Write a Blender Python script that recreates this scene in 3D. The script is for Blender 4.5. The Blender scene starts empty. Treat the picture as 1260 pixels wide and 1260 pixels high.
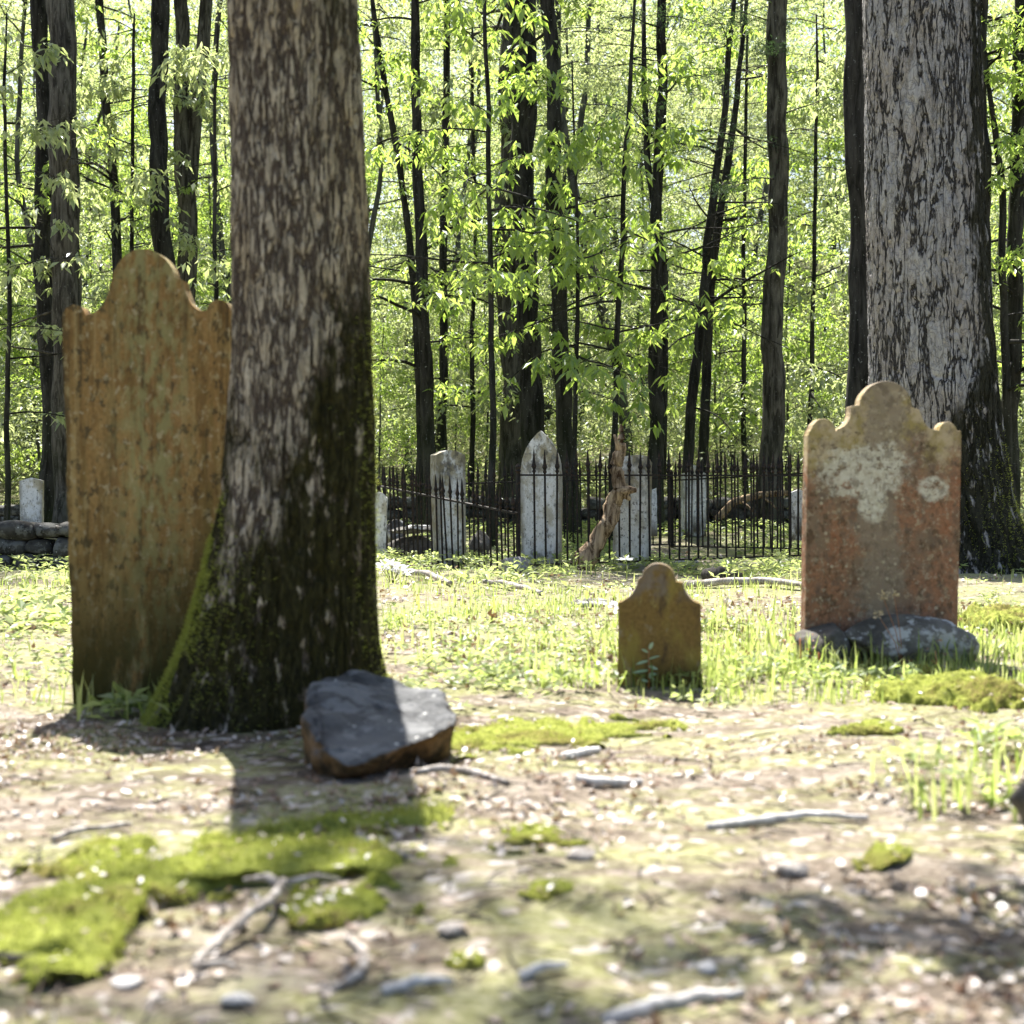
import bpy, bmesh, math
import numpy as np
from mathutils import Vector

S = bpy.context.scene
COL = S.collection
PI = math.pi
F, CX, HY, CZ = 1800.0, 630.0, 608.0, 0.71      # focal length in photo pixels, centre column, horizon row, eye height

# ------------------------------------------------------------------ camera, sky, sun, exposure
cam = bpy.data.cameras.new("camera"); camo = bpy.data.objects.new("camera", cam); COL.objects.link(camo)
cam.sensor_width = 36.0; cam.lens = 36.0 * F / 1260.0
cam.clip_start = 0.05; cam.clip_end = 1500
camo.location = (0, 0, CZ); camo.rotation_euler = (PI / 2 - math.atan(22 / F), 0, 0)
cam.dof.use_dof = True; cam.dof.focus_distance = 14.6; cam.dof.aperture_fstop = 3.3; cam.dof.aperture_blades = 0
S.camera = camo

SUN_EL, SUN_AZ = math.radians(56), math.radians(-11)      # azimuth from +Y towards +X
w = bpy.data.worlds.new("World"); S.world = w; w.use_nodes = True
wn = w.node_tree.nodes; bg = wn["Background"]
sky = wn.new("ShaderNodeTexSky"); sky.sky_type = 'NISHITA'; sky.sun_disc = False
sky.sun_elevation = SUN_EL; sky.sun_rotation = SUN_AZ; sky.air_density = 1.0; sky.dust_density = 2.5; sky.ozone_density = 1.0
w.node_tree.links.new(sky.outputs[0], bg.inputs[0]); bg.inputs[1].default_value = 0.07
sun = bpy.data.lights.new("sun", 'SUN'); suno = bpy.data.objects.new("sun", sun); COL.objects.link(suno)
sun.energy = 5.0; sun.angle = math.radians(0.5); sun.color = (1.0, 0.95, 0.87)
sd = Vector((math.sin(SUN_AZ) * math.cos(SUN_EL), math.cos(SUN_AZ) * math.cos(SUN_EL), math.sin(SUN_EL)))
suno.rotation_euler = (-sd).to_track_quat('-Z', 'Y').to_euler(); suno.location = sd * 60
S.view_settings.view_transform = 'Standard'; S.view_settings.look = 'None'
S.view_settings.exposure = 1.68; S.view_settings.gamma = 1.0
S.render.engine = 'CYCLES'
S.cycles.max_bounces = 6; S.cycles.diffuse_bounces = 3; S.cycles.transmission_bounces = 4; S.cycles.glossy_bounces = 2
S.cycles.caustics_reflective = False; S.cycles.caustics_refractive = False
S.cycles.use_denoising = True

# ------------------------------------------------------------------ numeric helpers
R = np.random.default_rng

def _hash(ix, iy, iz, seed):
    n = (ix.astype(np.int64) * 374761393 + iy.astype(np.int64) * 668265263 + iz.astype(np.int64) * 1442695041 + seed * 974634777) & 0x7fffffff
    n = ((n ^ (n >> 13)) * 1274126177) & 0x7fffffff
    n = ((n ^ (n >> 15)) * 846930886 + 12345) & 0x7fffffff
    return ((n ^ (n >> 16)) & 0xffffff) / float(0xffffff)

def vnoise(x, y, z=0.0, seed=0):
    x, y, z = np.broadcast_arrays(np.asarray(x, float), np.asarray(y, float), np.asarray(z, float))
    fx, fy, fz = np.floor(x), np.floor(y), np.floor(z)
    u, v, t = x - fx, y - fy, z - fz
    u, v, t = [a * a * a * (a * (a * 6 - 15) + 10) for a in (u, v, t)]
    r = 0
    for dx in (0, 1):
        for dy in (0, 1):
            for dz in (0, 1):
                r = r + _hash(fx + dx, fy + dy, fz + dz, seed) * (u if dx else 1 - u) * (v if dy else 1 - v) * (t if dz else 1 - t)
    return r * 2 - 1

def fbm(x, y, z=0.0, seed=0, octv=4, gain=0.5):
    a, f, s = 1.0, 1.0, 0
    for k in range(octv):
        s = s + a * vnoise(np.asarray(x) * f, np.asarray(y) * f, np.asarray(z) * f, seed + k * 17)
        a *= gain; f *= 2.03
    return s

def sstep(a, b, x):
    t = np.clip((np.asarray(x, float) - a) / (b - a), 0, 1); return t * t * (3 - 2 * t)

_GY = [-40, 3, 6, 10, 14, 18, 21, 25, 35, 50, 80, 120, 200, 320]
_GZ = [0, 0, 0.0, -.03, -.07, -.04, .16, .32, 1.1, 4.0, 13, 20, 21, 8]
def gbase(y):
    return (np.interp(y - .8, _GY, _GZ) + np.interp(y, _GY, _GZ) + np.interp(y + .8, _GY, _GZ)) / 3
def gh(x, y):
    x = np.asarray(x, float); y = np.asarray(y, float)
    z = gbase(y)
    z = z + .12 * sstep(1.8, 3.8, x) * np.exp(-((y - 12.0) / 3.5) ** 2)
    z = z - .045 * np.exp(-((x + 1.4) ** 2 / .5 + (y - 5.0) ** 2 / .6))
    z = z + .035 * fbm(x * .5, y * .5, 0, 3, 3) * sstep(0, 6, y) + .016 * fbm(x * 2.2, y * 2.2, 0, 5, 4)
    return z
def G(px, py):
    """the ground point seen at a photo pixel"""
    z = 0.0
    for _ in range(12):
        d = F * (CZ - z) / (py - HY); x = (px - CX) / F * d; z = float(gh(x, d))
    return Vector((x, d, z))
def X(px, d): return (px - CX) / F * d
def Z(py, d): return CZ - (py - HY) / F * d

def mesh_np(name, V, faces, mat=None, parent=None, smooth=True, mats=None, mi=None, rnd=None, loc=None):
    """faces: list of int arrays (M,k) with maybe different k"""
    V = np.asarray(V, np.float32)
    me = bpy.data.meshes.new(name)
    if not isinstance(faces, (list, tuple)): faces = [faces]
    faces = [np.asarray(f, np.int32) for f in faces if len(f)]
    me.vertices.add(len(V)); me.vertices.foreach_set("co", V.ravel())
    nl = sum(f.size for f in faces); nf = sum(len(f) for f in faces)
    me.loops.add(nl); me.polygons.add(nf)
    me.loops.foreach_set("vertex_index", np.concatenate([f.ravel() for f in faces]))
    tot = np.concatenate([np.full(len(f), f.shape[1], np.int32) for f in faces])
    st = np.concatenate([[0], np.cumsum(tot)[:-1]]).astype(np.int32)
    me.polygons.foreach_set("loop_start", st); me.polygons.foreach_set("loop_total", tot)
    me.polygons.foreach_set("use_smooth", np.full(nf, bool(smooth)))
    for m in (mats or [mat]):
        if m: me.materials.append(m)
    if mi is not None: me.polygons.foreach_set("material_index", np.asarray(mi, np.int32))
    if rnd is not None:
        a = me.attributes.new("rnd", 'FLOAT', 'POINT'); a.data.foreach_set("value", np.asarray(rnd, np.float32))
    me.update(calc_edges=True); me.validate()
    o = bpy.data.objects.new(name, me); COL.objects.link(o)
    if parent: o.parent = parent
    if loc is not None: o.location = loc
    return o

def mesh_bm(name, bm, mat, parent=None, smooth=False, loc=None):
    me = bpy.data.meshes.new(name); bm.to_mesh(me); bm.free()
    if mat: me.materials.append(mat)
    if smooth:
        for p in me.polygons: p.use_smooth = True
    o = bpy.data.objects.new(name, me); COL.objects.link(o)
    if parent: o.parent = parent
    if loc is not None: o.location = loc
    return o

def tag(o, label=None, cat=None, group=None, kind=None):
    if label: o["label"] = label
    if cat: o["category"] = cat
    if group: o["group"] = group
    if kind: o["kind"] = kind
    return o
def thing(name, label, cat, loc=(0, 0, 0), rz=0, group=None):
    o = bpy.data.objects.new(name, None); COL.objects.link(o); o.empty_display_size = .1
    o.location = loc; o.rotation_euler = (0, 0, rz)
    return tag(o, label, cat, group)

def tube(P, rad, n=8, cap=True, jitter=0.0, seed=0):
    """swept tube along P (k,3) with radii; returns V, [quads, tris]"""
    P = np.asarray(P, float); k = len(P); rad = np.broadcast_to(np.asarray(rad, float), (k,))
    T = np.gradient(P, axis=0); T /= np.linalg.norm(T, axis=1)[:, None] + 1e-9
    up = np.array([0, 0, 1.0]) if abs(T[0, 2]) < .8 else np.array([1.0, 0, 0])
    A = np.cross(T, up); A /= np.linalg.norm(A, axis=1)[:, None] + 1e-9
    B = np.cross(T, A)
    th = np.arange(n) / n * 2 * PI
    rr = rad[:, None] * np.ones(n)
    V = P[:, None, :] + rr[..., None] * (np.cos(th)[None, :, None] * A[:, None, :] + np.sin(th)[None, :, None] * B[:, None, :])
    V = V.reshape(-1, 3)
    if jitter:
        q = V / max(rad.max(), 1e-4)
        nrm = V - np.repeat(P, n, 0)
        V = V + nrm * (jitter * fbm(q[:, 0] * .9, q[:, 1] * .9, q[:, 2] * .6, seed, 3))[:, None]
    i = np.arange(k - 1)[:, None] * n; j = np.arange(n)[None, :]; j2 = (j + 1) % n
    Q = np.stack([i + j, i + j2, i + n + j2, i + n + j], -1).reshape(-1, 4)
    if not cap: return V, [Q]
    V = np.vstack([V, P[:1], P[-1:]]); c0 = k * n
    jj = np.arange(n); t0 = np.stack([np.full(n, c0), (jj + 1) % n, jj], -1)
    t1 = np.stack([np.full(n, c0 + 1), (k - 1) * n + jj, (k - 1) * n + (jj + 1) % n], -1)
    return V, [Q, np.vstack([t0, t1])]

class Acc:
    """collects pieces of ONE mesh"""
    def __init__(s): s.V = []; s.F = {}; s.n = 0; s.r = []
    def add(s, V, faces, rnd=0.5):
        for f in faces:
            f = np.asarray(f)
            if len(f): s.F.setdefault(f.shape[1], []).append(f + s.n)
        s.V.append(V); s.n += len(V); s.r.append(np.broadcast_to(np.asarray(rnd, float), (len(V),)))
    def build(s, name, mat, parent=None, smooth=True, loc=None):
        if not s.n: return None
        return mesh_np(name, np.vstack(s.V), [np.vstack(v) for v in s.F.values()], mat, parent, smooth, rnd=np.concatenate(s.r), loc=loc)

# ------------------------------------------------------------------ materials
class M:
    def __init__(s, name):
        s.m = bpy.data.materials.new(name); s.m.use_nodes = True
        s.nt = s.m.node_tree; s.nt.nodes.clear(); s._tc = None
    def n(s, t, **kw):
        nd = s.nt.nodes.new(t)
        for k, v in kw.items(): setattr(nd, k, v)
        return nd
    def l(s, a, b): s.nt.links.new(a, b)
    def put(s, sock, v):
        if hasattr(v, "is_output") or isinstance(v, bpy.types.NodeSocket): s.l(v, sock)
        else:
            if sock.type == 'RGBA' and len(v) == 3: v = (*v, 1)
            sock.default_value = v
    def co(s, which="Object"):
        if not s._tc: s._tc = s.n("ShaderNodeTexCoord")
        return s._tc.outputs[which]
    def mp(s, sc=(1, 1, 1), loc=(0, 0, 0), vec=None):
        p = s.n("ShaderNodeMapping"); s.l(vec or s.co(), p.inputs[0])
        p.inputs["Scale"].default_value = sc; p.inputs["Location"].default_value = loc
        return p.outputs[0]
    def noise(s, scale, sc=(1, 1, 1), loc=(0, 0, 0), detail=5, rough=.6, dist=0.0, vec=None):
        t = s.n("ShaderNodeTexNoise"); s.l(s.mp(sc, loc, vec), t.inputs["Vector"])
        t.inputs["Scale"].default_value = scale; t.inputs["Detail"].default_value = detail
        t.inputs["Roughness"].default_value = rough; t.inputs["Distortion"].default_value = dist
        return t.outputs["Fac"]
    def voro(s, scale, sc=(1, 1, 1), feat='F1', out="Distance", loc=(0, 0, 0), rnd=1.0):
        t = s.n("ShaderNodeTexVoronoi", feature=feat); s.l(s.mp(sc, loc), t.inputs["Vector"])
        t.inputs["Scale"].default_value = scale; t.inputs["Randomness"].default_value = rnd
        return t.outputs[out]
    def rng(s, v, a, b, lo=0.0, hi=1.0):
        t = s.n("ShaderNodeMapRange", interpolation_type='SMOOTHSTEP'); s.l(v, t.inputs[0])
        for i, q in zip((1, 2, 3, 4), (a, b, lo, hi)): t.inputs[i].default_value = q
        return t.outputs[0]
    def math(s, op, a, b=0.0, clamp=False):
        t = s.n("ShaderNodeMath", operation=op, use_clamp=clamp)
        s.put(t.inputs[0], a); s.put(t.inputs[1], b); return t.outputs[0]
    def mul(s, a, b): return s.math('MULTIPLY', a, b)
    def mix(s, f, a, b):
        t = s.n("ShaderNodeMix", data_type='RGBA'); s.put(t.inputs[0], f)
        s.put(t.inputs[6], a); s.put(t.inputs[7], b); return t.outputs[2]
    def sep(s, vec=None):
        t = s.n("ShaderNodeSeparateXYZ"); s.l(vec or s.co(), t.inputs[0]); return t.outputs
    def attr(s, name="rnd"):
        t = s.n("ShaderNodeAttribute"); t.attribute_name = name; return t.outputs["Fac"]
    def bump(s, h, st=.5, d=.01, nrm=None):
        t = s.n("ShaderNodeBump"); s.l(h, t.inputs["Height"]); t.inputs["Strength"].default_value = st; t.inputs["Distance"].default_value = d
        if nrm: s.l(nrm, t.inputs["Normal"])
        return t.outputs[0]
    def done(s, col, rough=.85, nrm=None, spec=.3, metal=0.0):
        p = s.n("ShaderNodeBsdfPrincipled"); s.put(p.inputs["Base Color"], col); s.put(p.inputs["Roughness"], rough)
        p.inputs["Specular IOR Level"].default_value = spec; p.inputs["Metallic"].default_value = metal
        if nrm: s.l(nrm, p.inputs["Normal"])
        o = s.n("ShaderNodeOutputMaterial"); s.l(p.outputs[0], o.inputs[0]); return s.m
    def leaf(s, col, tcol, fac=.5, gloss=.04):
        d = s.n("ShaderNodeBsdfDiffuse"); t = s.n("ShaderNodeBsdfTranslucent"); g = s.n("ShaderNodeBsdfGlossy")
        g.inputs["Roughness"].default_value = .45; s.put(g.inputs["Color"], (.9, .95, 1))
        s.put(d.inputs[0], col); s.put(t.inputs[0], tcol)
        a = s.n("ShaderNodeMixShader"); a.inputs[0].default_value = fac; s.l(d.outputs[0], a.inputs[1]); s.l(t.outputs[0], a.inputs[2])
        b = s.n("ShaderNodeMixShader"); b.inputs[0].default_value = gloss; s.l(a.outputs[0], b.inputs[1]); s.l(g.outputs[0], b.inputs[2])
        o = s.n("ShaderNodeOutputMaterial"); s.l(b.outputs[0], o.inputs[0]); return s.m

def leaf_mat(name, a, b, ta, tb, fac=.5, gloss=.04):
    m = M(name); r = m.attr()
    return m.leaf(m.mix(r, a, b), m.mix(r, ta, tb), fac, gloss)
LEAF = leaf_mat("spring_leaf", (.10, .16, .025), (.20, .27, .06), (.34, .535, .055), (.60, .74, .17), .60, .08)
LEAF2 = leaf_mat("hazed_spring_leaf", (.12, .16, .055), (.30, .33, .17), (.39, .50, .13), (.67, .73, .35), .56, .10)  # pale spring green, with distance haze mixed into the leaf colour
NEEDLE = leaf_mat("cedar_needles", (.025, .05, .022), (.05, .085, .04), (.05, .1, .03), (.09, .15, .05), .3)
GRASS = leaf_mat("grass_blade", (.11, .18, .03), (.28, .33, .12), (.36, .48, .08), (.62, .68, .26), .6)
WEED = leaf_mat("ground_leaf", (.12, .19, .04), (.28, .33, .13), (.36, .48, .10), (.62, .68, .28), .6)
FUZZ = leaf_mat("moss_fuzz", (.17, .195, .035), (.36, .39, .10), (.33, .39, .06), (.55, .60, .16), .45, .0)
LITTER = None
m = M("dry_leaf"); r = m.attr()
c = m.mix(m.rng(r, 0, .5), (.14, .07, .035), (.34, .26, .20)); c = m.mix(m.rng(r, .45, 1), c, (.56, .51, .46))
LITTER = m.leaf(c, m.mix(.5, c, (.5, .3, .12)), .15, .06)
PETAL = leaf_mat("white_petal", (.8, .8, .8), (.85, .85, .84), (.6, .6, .58), (.7, .7, .66), .3)
WAXY = leaf_mat("glaucous_leaf", (.30, .44, .26), (.50, .62, .42), (.3, .5, .15), (.4, .55, .2), .25)
BUFF = leaf_mat("dry_flower_head", (.75, .60, .38), (.82, .70, .5), (.5, .4, .2), (.6, .5, .3), .3)
RUSSET = leaf_mat("russet_stem", (.38, .15, .06), (.5, .22, .08), (.5, .2, .05), (.6, .25, .06), .3)

def bark(name, dark, light, moss=None, moss_amt=0.0, sc=1.0, lich=.0, bstr=.8):
    m = M(name)
    a = m.noise(9 * sc, (1, 1, .16), detail=7, rough=.65, dist=.6)
    b = m.noise(2.2 * sc, (1, 1, .5), detail=4)
    c = m.mix(m.rng(a, .36, .64), dark, light)
    c = m.mix(m.mul(m.rng(b, .45, .7), .55), c, tuple(q * .6 for q in dark))
    if lich:
        s1 = m.rng(m.noise(26 * sc, (1, 1, .8), detail=3), .64, .72); c = m.mix(m.mul(s1, lich), c, (.42, .43, .40))
    if moss:
        z = m.sep()[2]
        f = m.mul(m.rng(z, 2.5, 0.2), moss_amt); f = m.mul(f, m.rng(b, .3, .6)); c = m.mix(f, c, moss)
    return m.done(c, .92, m.bump(a, bstr, .03 / sc), .15)
BARK = bark("dark_bark", (.014, .013, .011), (.06, .056, .05), (.03, .045, .01), .5, 1.3, .5)
BARKG = bark("grey_brown_bark", (.03, .026, .022), (.155, .14, .12), (.03, .045, .01), .3, 1.6, .4, 1.0)
BARKF = bark("far_bark", (.05, .05, .045), (.15, .145, .13), None, 0, 1.2, .3)
TWIG = bark("twig_bark", (.03, .027, .023), (.09, .083, .075), None, 0, 3.0, .2)
DEAD = bark("weathered_wood", (.06, .032, .016), (.50, .37, .24), None, 0, 2.4, .2, 1.0)
STICK = bark("bleached_stick", (.22, .19, .165), (.58, .54, .50), None, 0, 5.0, .3)
PALE = bark("pale_stick", (.45, .43, .41), (.75, .73, .71), None, 0, 5.0, .2)

def big_bark(name, dark, light, warm, mosscol, mossfn, cell, wide):
    """cell: size of a bark plate (across, along); wide: share of it that is furrow"""
    m = M(name)
    fine = m.noise(70, (1, 1, .35), detail=6, rough=.7)
    mid = m.noise(.9 / cell[0], (1, 1, .22), detail=5, rough=.65, dist=.5)
    big = m.noise(2.4, (1, 1, .6), detail=4)
    def line(k, st, loc, d=4):
        q = m.noise(k / cell[0], (1, 1, st * cell[0] / cell[1]), loc, detail=d, rough=.55, dist=.25); return m.math('ABSOLUTE', m.math('SUBTRACT', q, .5))
    e1 = m.math('MINIMUM', line(.55, 1.0, (0, 0, 0)), m.mul(line(.62, .9, (4, 7, 2)), 1.15))
    e1 = m.math('ADD', e1, m.mul(m.math('SUBTRACT', fine, .5), .05))
    e2 = m.math('MINIMUM', line(1.1, 2.6, (5, 2, 1), 3), line(.9, 5.0, (1, 6, 3), 3))
    plate = m.rng(e1, wide * .2, wide); p2 = m.rng(e2, .0, .025)
    c = m.mix(m.rng(m.math('ADD', m.mul(mid, .6), m.mul(fine, .4)), .38, .62), tuple(q * .62 for q in light), light)
    c = m.mix(m.mul(m.rng(big, .45, .62), .6), c, warm)
    c = m.mix(m.mul(m.rng(m.noise(38, (1, 1, .8), detail=3), .62, .70), .5), c, (.5, .48, .46))
    c = m.mix(m.mul(m.math('SUBTRACT', 1.0, p2), .35), c, dark)
    c = m.mix(plate, dark, c)
    mf = mossfn(m); mc = m.mix(m.rng(fine, .3, .7), mosscol[0], mosscol[1])
    c = m.mix(mf, c, mc)
    h = m.math('ADD', m.mul(fine, .22), m.mul(plate, 1.0)); h = m.math('ADD', h, m.mul(p2, .15))
    return m.done(c, .95, m.bump(h, .9, cell[0] * .5), .12)
def moss_left(m):
    x, y, z = m.sep()
    n1 = m.noise(3.0, (1, 1, .6), detail=6, rough=.7)
    # higher on the right flank and on the left root
    top = m.math('ADD', .98, m.mul(m.rng(x, .0, .24), .42)); top = m.math('ADD', top, m.mul(m.rng(x, -.1, -.3), .05))
    d = m.math('SUBTRACT', top, z); d = m.math('ADD', d, m.mul(m.math('SUBTRACT', n1, .5), 2.6))
    a = m.rng(d, -.10, .24)
    # streaks up the right edge
    s = m.mul(m.rng(x, .12, .21), m.rng(m.noise(2.2, (1, 1, .35), (3, 1, 0), detail=5), .42, .58))
    a = m.math('MAXIMUM', a, s)
    gaps = m.rng(m.noise(20, (1, 1, .45), (5, 0, 2), detail=4), .66, .56)
    return m.mul(m.mul(a, gaps), .97)
def moss_right(m):
    x, y, z = m.sep()
    n1 = m.noise(1.3, (1, 1, .45), (7, 2, 0), detail=6, rough=.72)
    line = m.math('SUBTRACT', .10, m.mul(m.rng(z, 1.9, .4), .55))       # moss runs up the right flank, wider low down
    d = m.math('SUBTRACT', x, line); d = m.math('ADD', d, m.mul(m.math('SUBTRACT', n1, .5), .95))
    a = m.rng(d, .0, .12)
    gaps = m.rng(m.noise(9, (1, 1, .4), (1, 0, 2), detail=5), .64, .54)
    return m.mul(m.mul(a, gaps), .96)
BARK_L = big_bark("ridged_mossy_bark", (.085, .066, .053), (.50, .44, .345), (.38, .30, .185), ((.011, .011, .005), (.046, .043, .012)), moss_left, (.022, .12), .052)
BARK_R = big_bark("plated_grey_bark", (.05, .046, .044), (.46, .44, .44), (.36, .31, .27), ((.012, .012, .007), (.035, .034, .018)), moss_right, (.075, .46), .026)

# ground
m = M("forest_floor")
x, y, z = m.sep()
n_big = m.noise(.8, detail=6, rough=.62); n_mid = m.noise(4.5, (1, 1, 1), (3, 4, 0), detail=6, rough=.68); n_fin = m.noise(42, detail=5, rough=.7)
dirt = m.mix(m.rng(n_fin, .3, .7), (.092, .070, .052), (.28, .235, .185))
dirt = m.mix(m.mul(m.rng(n_mid, .5, .68), .6), dirt, (.41, .37, .315))
dirt = m.mix(m.mul(m.rng(n_mid, .46, .34), .7), dirt, (.085, .065, .05))
shade_dist = m.n('ShaderNodeVectorMath', operation='DISTANCE'); m.l(m.co(), shade_dist.inputs[0]); shade_dist.inputs[1].default_value = (-.85, 4.55, 0)
shade_mask = m.rng(m.math('ADD', shade_dist.outputs['Value'], m.mul(m.math('SUBTRACT', n_mid, .5), 1.6)), 1.25, .6); dirt = m.mix(m.mul(shade_mask, .8), dirt, m.mix(n_fin, (.045, .033, .024), (.13, .10, .075)))  # shade round the left tree's foot painted into the soil colour
film = m.rng(m.noise(1.7, (1, 1.8, 1), (9, 2, 0), detail=7, rough=.7), .43, .58)
gcol = m.mix(m.rng(n_fin, .35, .7), (.19, .20, .06), (.40, .40, .22))
c = m.mix(m.mul(film, .74), dirt, gcol)
cell = m.voro(36, (1, 1, 1), 'F1', "Color"); cs = m.n("ShaderNodeSeparateColor"); m.l(cell, cs.inputs[0])
fl = m.rng(cs.outputs[0], .88, .92)
dk = m.mul(m.rng(m.noise(11, (1, 1.5, 1), (2, 7, 0), detail=7, rough=.75), .53, .60), .65); c = m.mix(dk, c, (.075, .055, .038))
c = m.mix(m.mul(fl, .75), c, m.mix(cs.outputs[1], (.30, .24, .20), (.62, .58, .55)))
zone = m.rng(y, 5.6, 8.0)
c = m.mix(m.mul(zone, m.mul(m.rng(n_big, .40, .6), .5)), c, m.mix(n_fin, (.16, .18, .06), (.32, .35, .15)))
far = m.rng(y, 19, 26); c = m.mix(far, c, m.mix(m.rng(n_mid, .35, .65), (.075, .06, .045), (.16, .17, .06)))
cd = m.voro(60, (1, 1, 1), 'F1', "Distance")
hgt = m.math('ADD', m.mul(n_fin, .8), m.mul(fl, .5)); hgt = m.math('ADD', hgt, m.mul(n_mid, 1.6))
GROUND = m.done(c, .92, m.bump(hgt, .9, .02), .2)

def stone_mat(name, base, layers, spots=None, bstr=.5, text=None, rough=.9, foot=None):
    """layers: (colour, noise scale, stretch, lo, hi, amount, loc)"""
    m = M(name); X_, Y_, Z_ = m.sep()
    fine = m.noise(70, detail=6, rough=.7)
    c = m.mix(m.rng(fine, .3, .7), tuple(q * .72 for q in base), tuple(min(q * 1.22, .9) for q in base))
    for (col, sc, st, lo, hi, amt, loc) in layers:
        c = m.mix(m.mul(m.rng(m.noise(sc, st, loc, detail=6, rough=.68), lo, hi), amt), c, col)
    if spots:
        for (col, sc, lo, hi, amt, loc) in spots:
            v = m.voro(sc, (1, 1, 1), 'F1', "Distance", loc); g = m.rng(m.noise(sc * .22, (1, 1, 1), loc, detail=3), .42, .6)
            wob = m.math('ADD', v, m.mul(m.math('SUBTRACT', m.noise(sc * 2.5, detail=3), .5), .35))
            c = m.mix(m.mul(m.mul(m.rng(wob, hi, lo), g), amt), c, col)
    return m, c, fine, (X_, Y_, Z_)

def text_rows(m, XZ, z0, z1, rows, halfw, freq, seed):
    """worn, unreadable engraved lines of lettering"""
    X_, _, Z_ = XZ
    t = m.mul(m.math('SUBTRACT', Z_, z0), rows / (z1 - z0))
    fr = m.math('FRACT', t); band = m.mul(m.rng(fr, .28, .34), m.rng(fr, .78, .72))
    inside = m.mul(m.rng(Z_, z0, z0 + .002), m.rng(Z_, z1, z1 - .002))
    wid = m.rng(m.math('ABSOLUTE', X_), halfw, halfw * .86)
    v = m.noise(freq, (1, .0, rows / (z1 - z0) / freq * 2.2), (seed, 0, seed), detail=2, rough=.6)
    ink = m.rng(v, .52, .57)
    gaps = m.rng(m.noise(freq * .22, (1, 0, .3), (seed * 2, 0, 0), detail=1), .40, .46)
    return m.mul(m.mul(m.mul(band, inside), m.mul(ink, gaps)), wid)

# tall brown slab
m, c, fine, s3 = stone_mat("brown_lichened_sandstone", (.275, .172, .066), [
    ((.155, .115, .042), 5, (1.6, 1, .14), .46, .62, .85, (0, 0, 0)),
    ((.33, .20, .09), 4, (1.7, 1, .3), .52, .68, .8, (4, 0, 1)),
    ((.06, .045, .024), 8, (2.2, 1, .07), .50, .59, .8, (8, 0, 3)), ((.36, .27, .12), 9, (2.0, 1, .08), .53, .62, .7, (1, 5, 7)), ((.40, .29, .12), 3.2, (1.4, 1, .5), .54, .66, .7, (3, 3, 3)), ((.055, .048, .03), 30, (1, 1, .6), .53, .60, .8, (3, 3, 9)), ((.14, .085, .032), 15, (1.5, 1, .3), .50, .60, .6, (9, 3, 5))], None)
X_, Y_, Z_ = s3
mid = m.rng(m.math('ABSOLUTE', m.math('ADD', X_, -.02)), .21, .03)
c = m.mix(m.mul(m.mul(mid, m.rng(m.noise(26, (1, 1, .5), detail=4), .42, .60)), .85), c, (.27, .255, .115))
c = m.mix(m.mul(m.rng(m.noise(24, (1.2, 1, .7), (2, 2, 2), detail=6, rough=.7), .54, .63), .55), c, (.40, .34, .18))
c = m.mix(m.mul(m.rng(m.noise(32, (1, 1, .8), (6, 2, 9), detail=5), .58, .66), .6), c, (.44, .39, .25))
c = m.mix(m.mul(m.rng(Z_, .95, .1), m.rng(m.noise(6, (1.4, 1, .35), (1, 5, 3), detail=6), .30, .50)), c, (.045, .042, .012))
STONE_TALL = m.done(c, .95, m.bump(m.math('ADD', fine, m.mul(m.noise(14, (1, 1, .5)), 1.6)), .55, .008), .15)

# red-brown stone at the right
m, c, fine, s3 = stone_mat("red_lichened_sandstone", (.32, .165, .10), [
    ((.22, .165, .12), 3.2, (1, 1, .8), .46, .60, .85, (0, 0, 0)),
    ((.31, .12, .06), 5, (1.2, 1, .7), .56, .66, .8, (4, 0, 1)),
    ((.10, .062, .038), 9, (1.2, 1, .8), .52, .66, .75, (8, 0, 3)),
    ((.10, .07, .045), 22, (1.2, 1, .9), .53, .60, .7, (2, 0, 3)), ((.42, .33, .22), 17, (1, 1, 1), .58, .64, .7, (7, 0, 7))])
X_, Y_, Z_ = s3
wv = m.math('ADD', Z_, m.mul(m.math('SUBTRACT', m.noise(5, detail=6, rough=.7), .5), .9))
c = m.mix(m.mul(m.rng(wv, .78, .94), .92), c, m.mix(m.rng(m.noise(13, detail=5), .42, .6), (.52, .42, .28), (.36, .29, .12)))
c = m.mix(m.mul(m.rng(m.math('ADD', m.math('ABSOLUTE', m.math('ADD', X_, .005)), m.mul(m.math('SUBTRACT', m.noise(5, detail=7, rough=.75), .5), .55)), .13, .05), .85), c, m.mix(m.noise(30), (.22, .17, .125), (.33, .28, .22)))
def blob(cx, cz, rx, rz, n=.5):
    dx = m.mul(m.math('SUBTRACT', X_, cx), 1 / rx); dz = m.mul(m.math('SUBTRACT', Z_, cz), 1 / rz)
    d = m.math('ADD', m.mul(dx, dx), m.mul(dz, dz))
    d = m.math('ADD', d, m.mul(m.math('SUBTRACT', m.noise(8, detail=7, rough=.75), .5), n * 9)); return m.mul(m.rng(d, 1.25, .55), m.rng(m.noise(24, (1, 1, 1), (8, 8, 8), detail=5, rough=.7), .36, .50))
wh = m.mul(blob(-.08, .80, .20, .115), .98)
wh = m.math('MAXIMUM', wh, blob(-.04, .67, .065, .10, .3)); wh = m.math('MAXIMUM', wh, blob(.215, .718, .07, .055, .3))
c = m.mix(m.mul(wh, .9), c, m.mix(m.rng(m.noise(40), .35, .7), (.58, .54, .45), (.76, .73, .65)))
c = m.mix(m.mul(m.rng(m.noise(14, (1, 1, 1), (3, 3, 3), detail=6, rough=.7), .58, .68), m.rng(Z_, .62, .78)), c, (.10, .075, .045))
c = m.mix(m.mul(text_rows(m, s3, .785, .905, 3, .25, 34, 1.7), .75), c, (.13, .09, .06))
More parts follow.
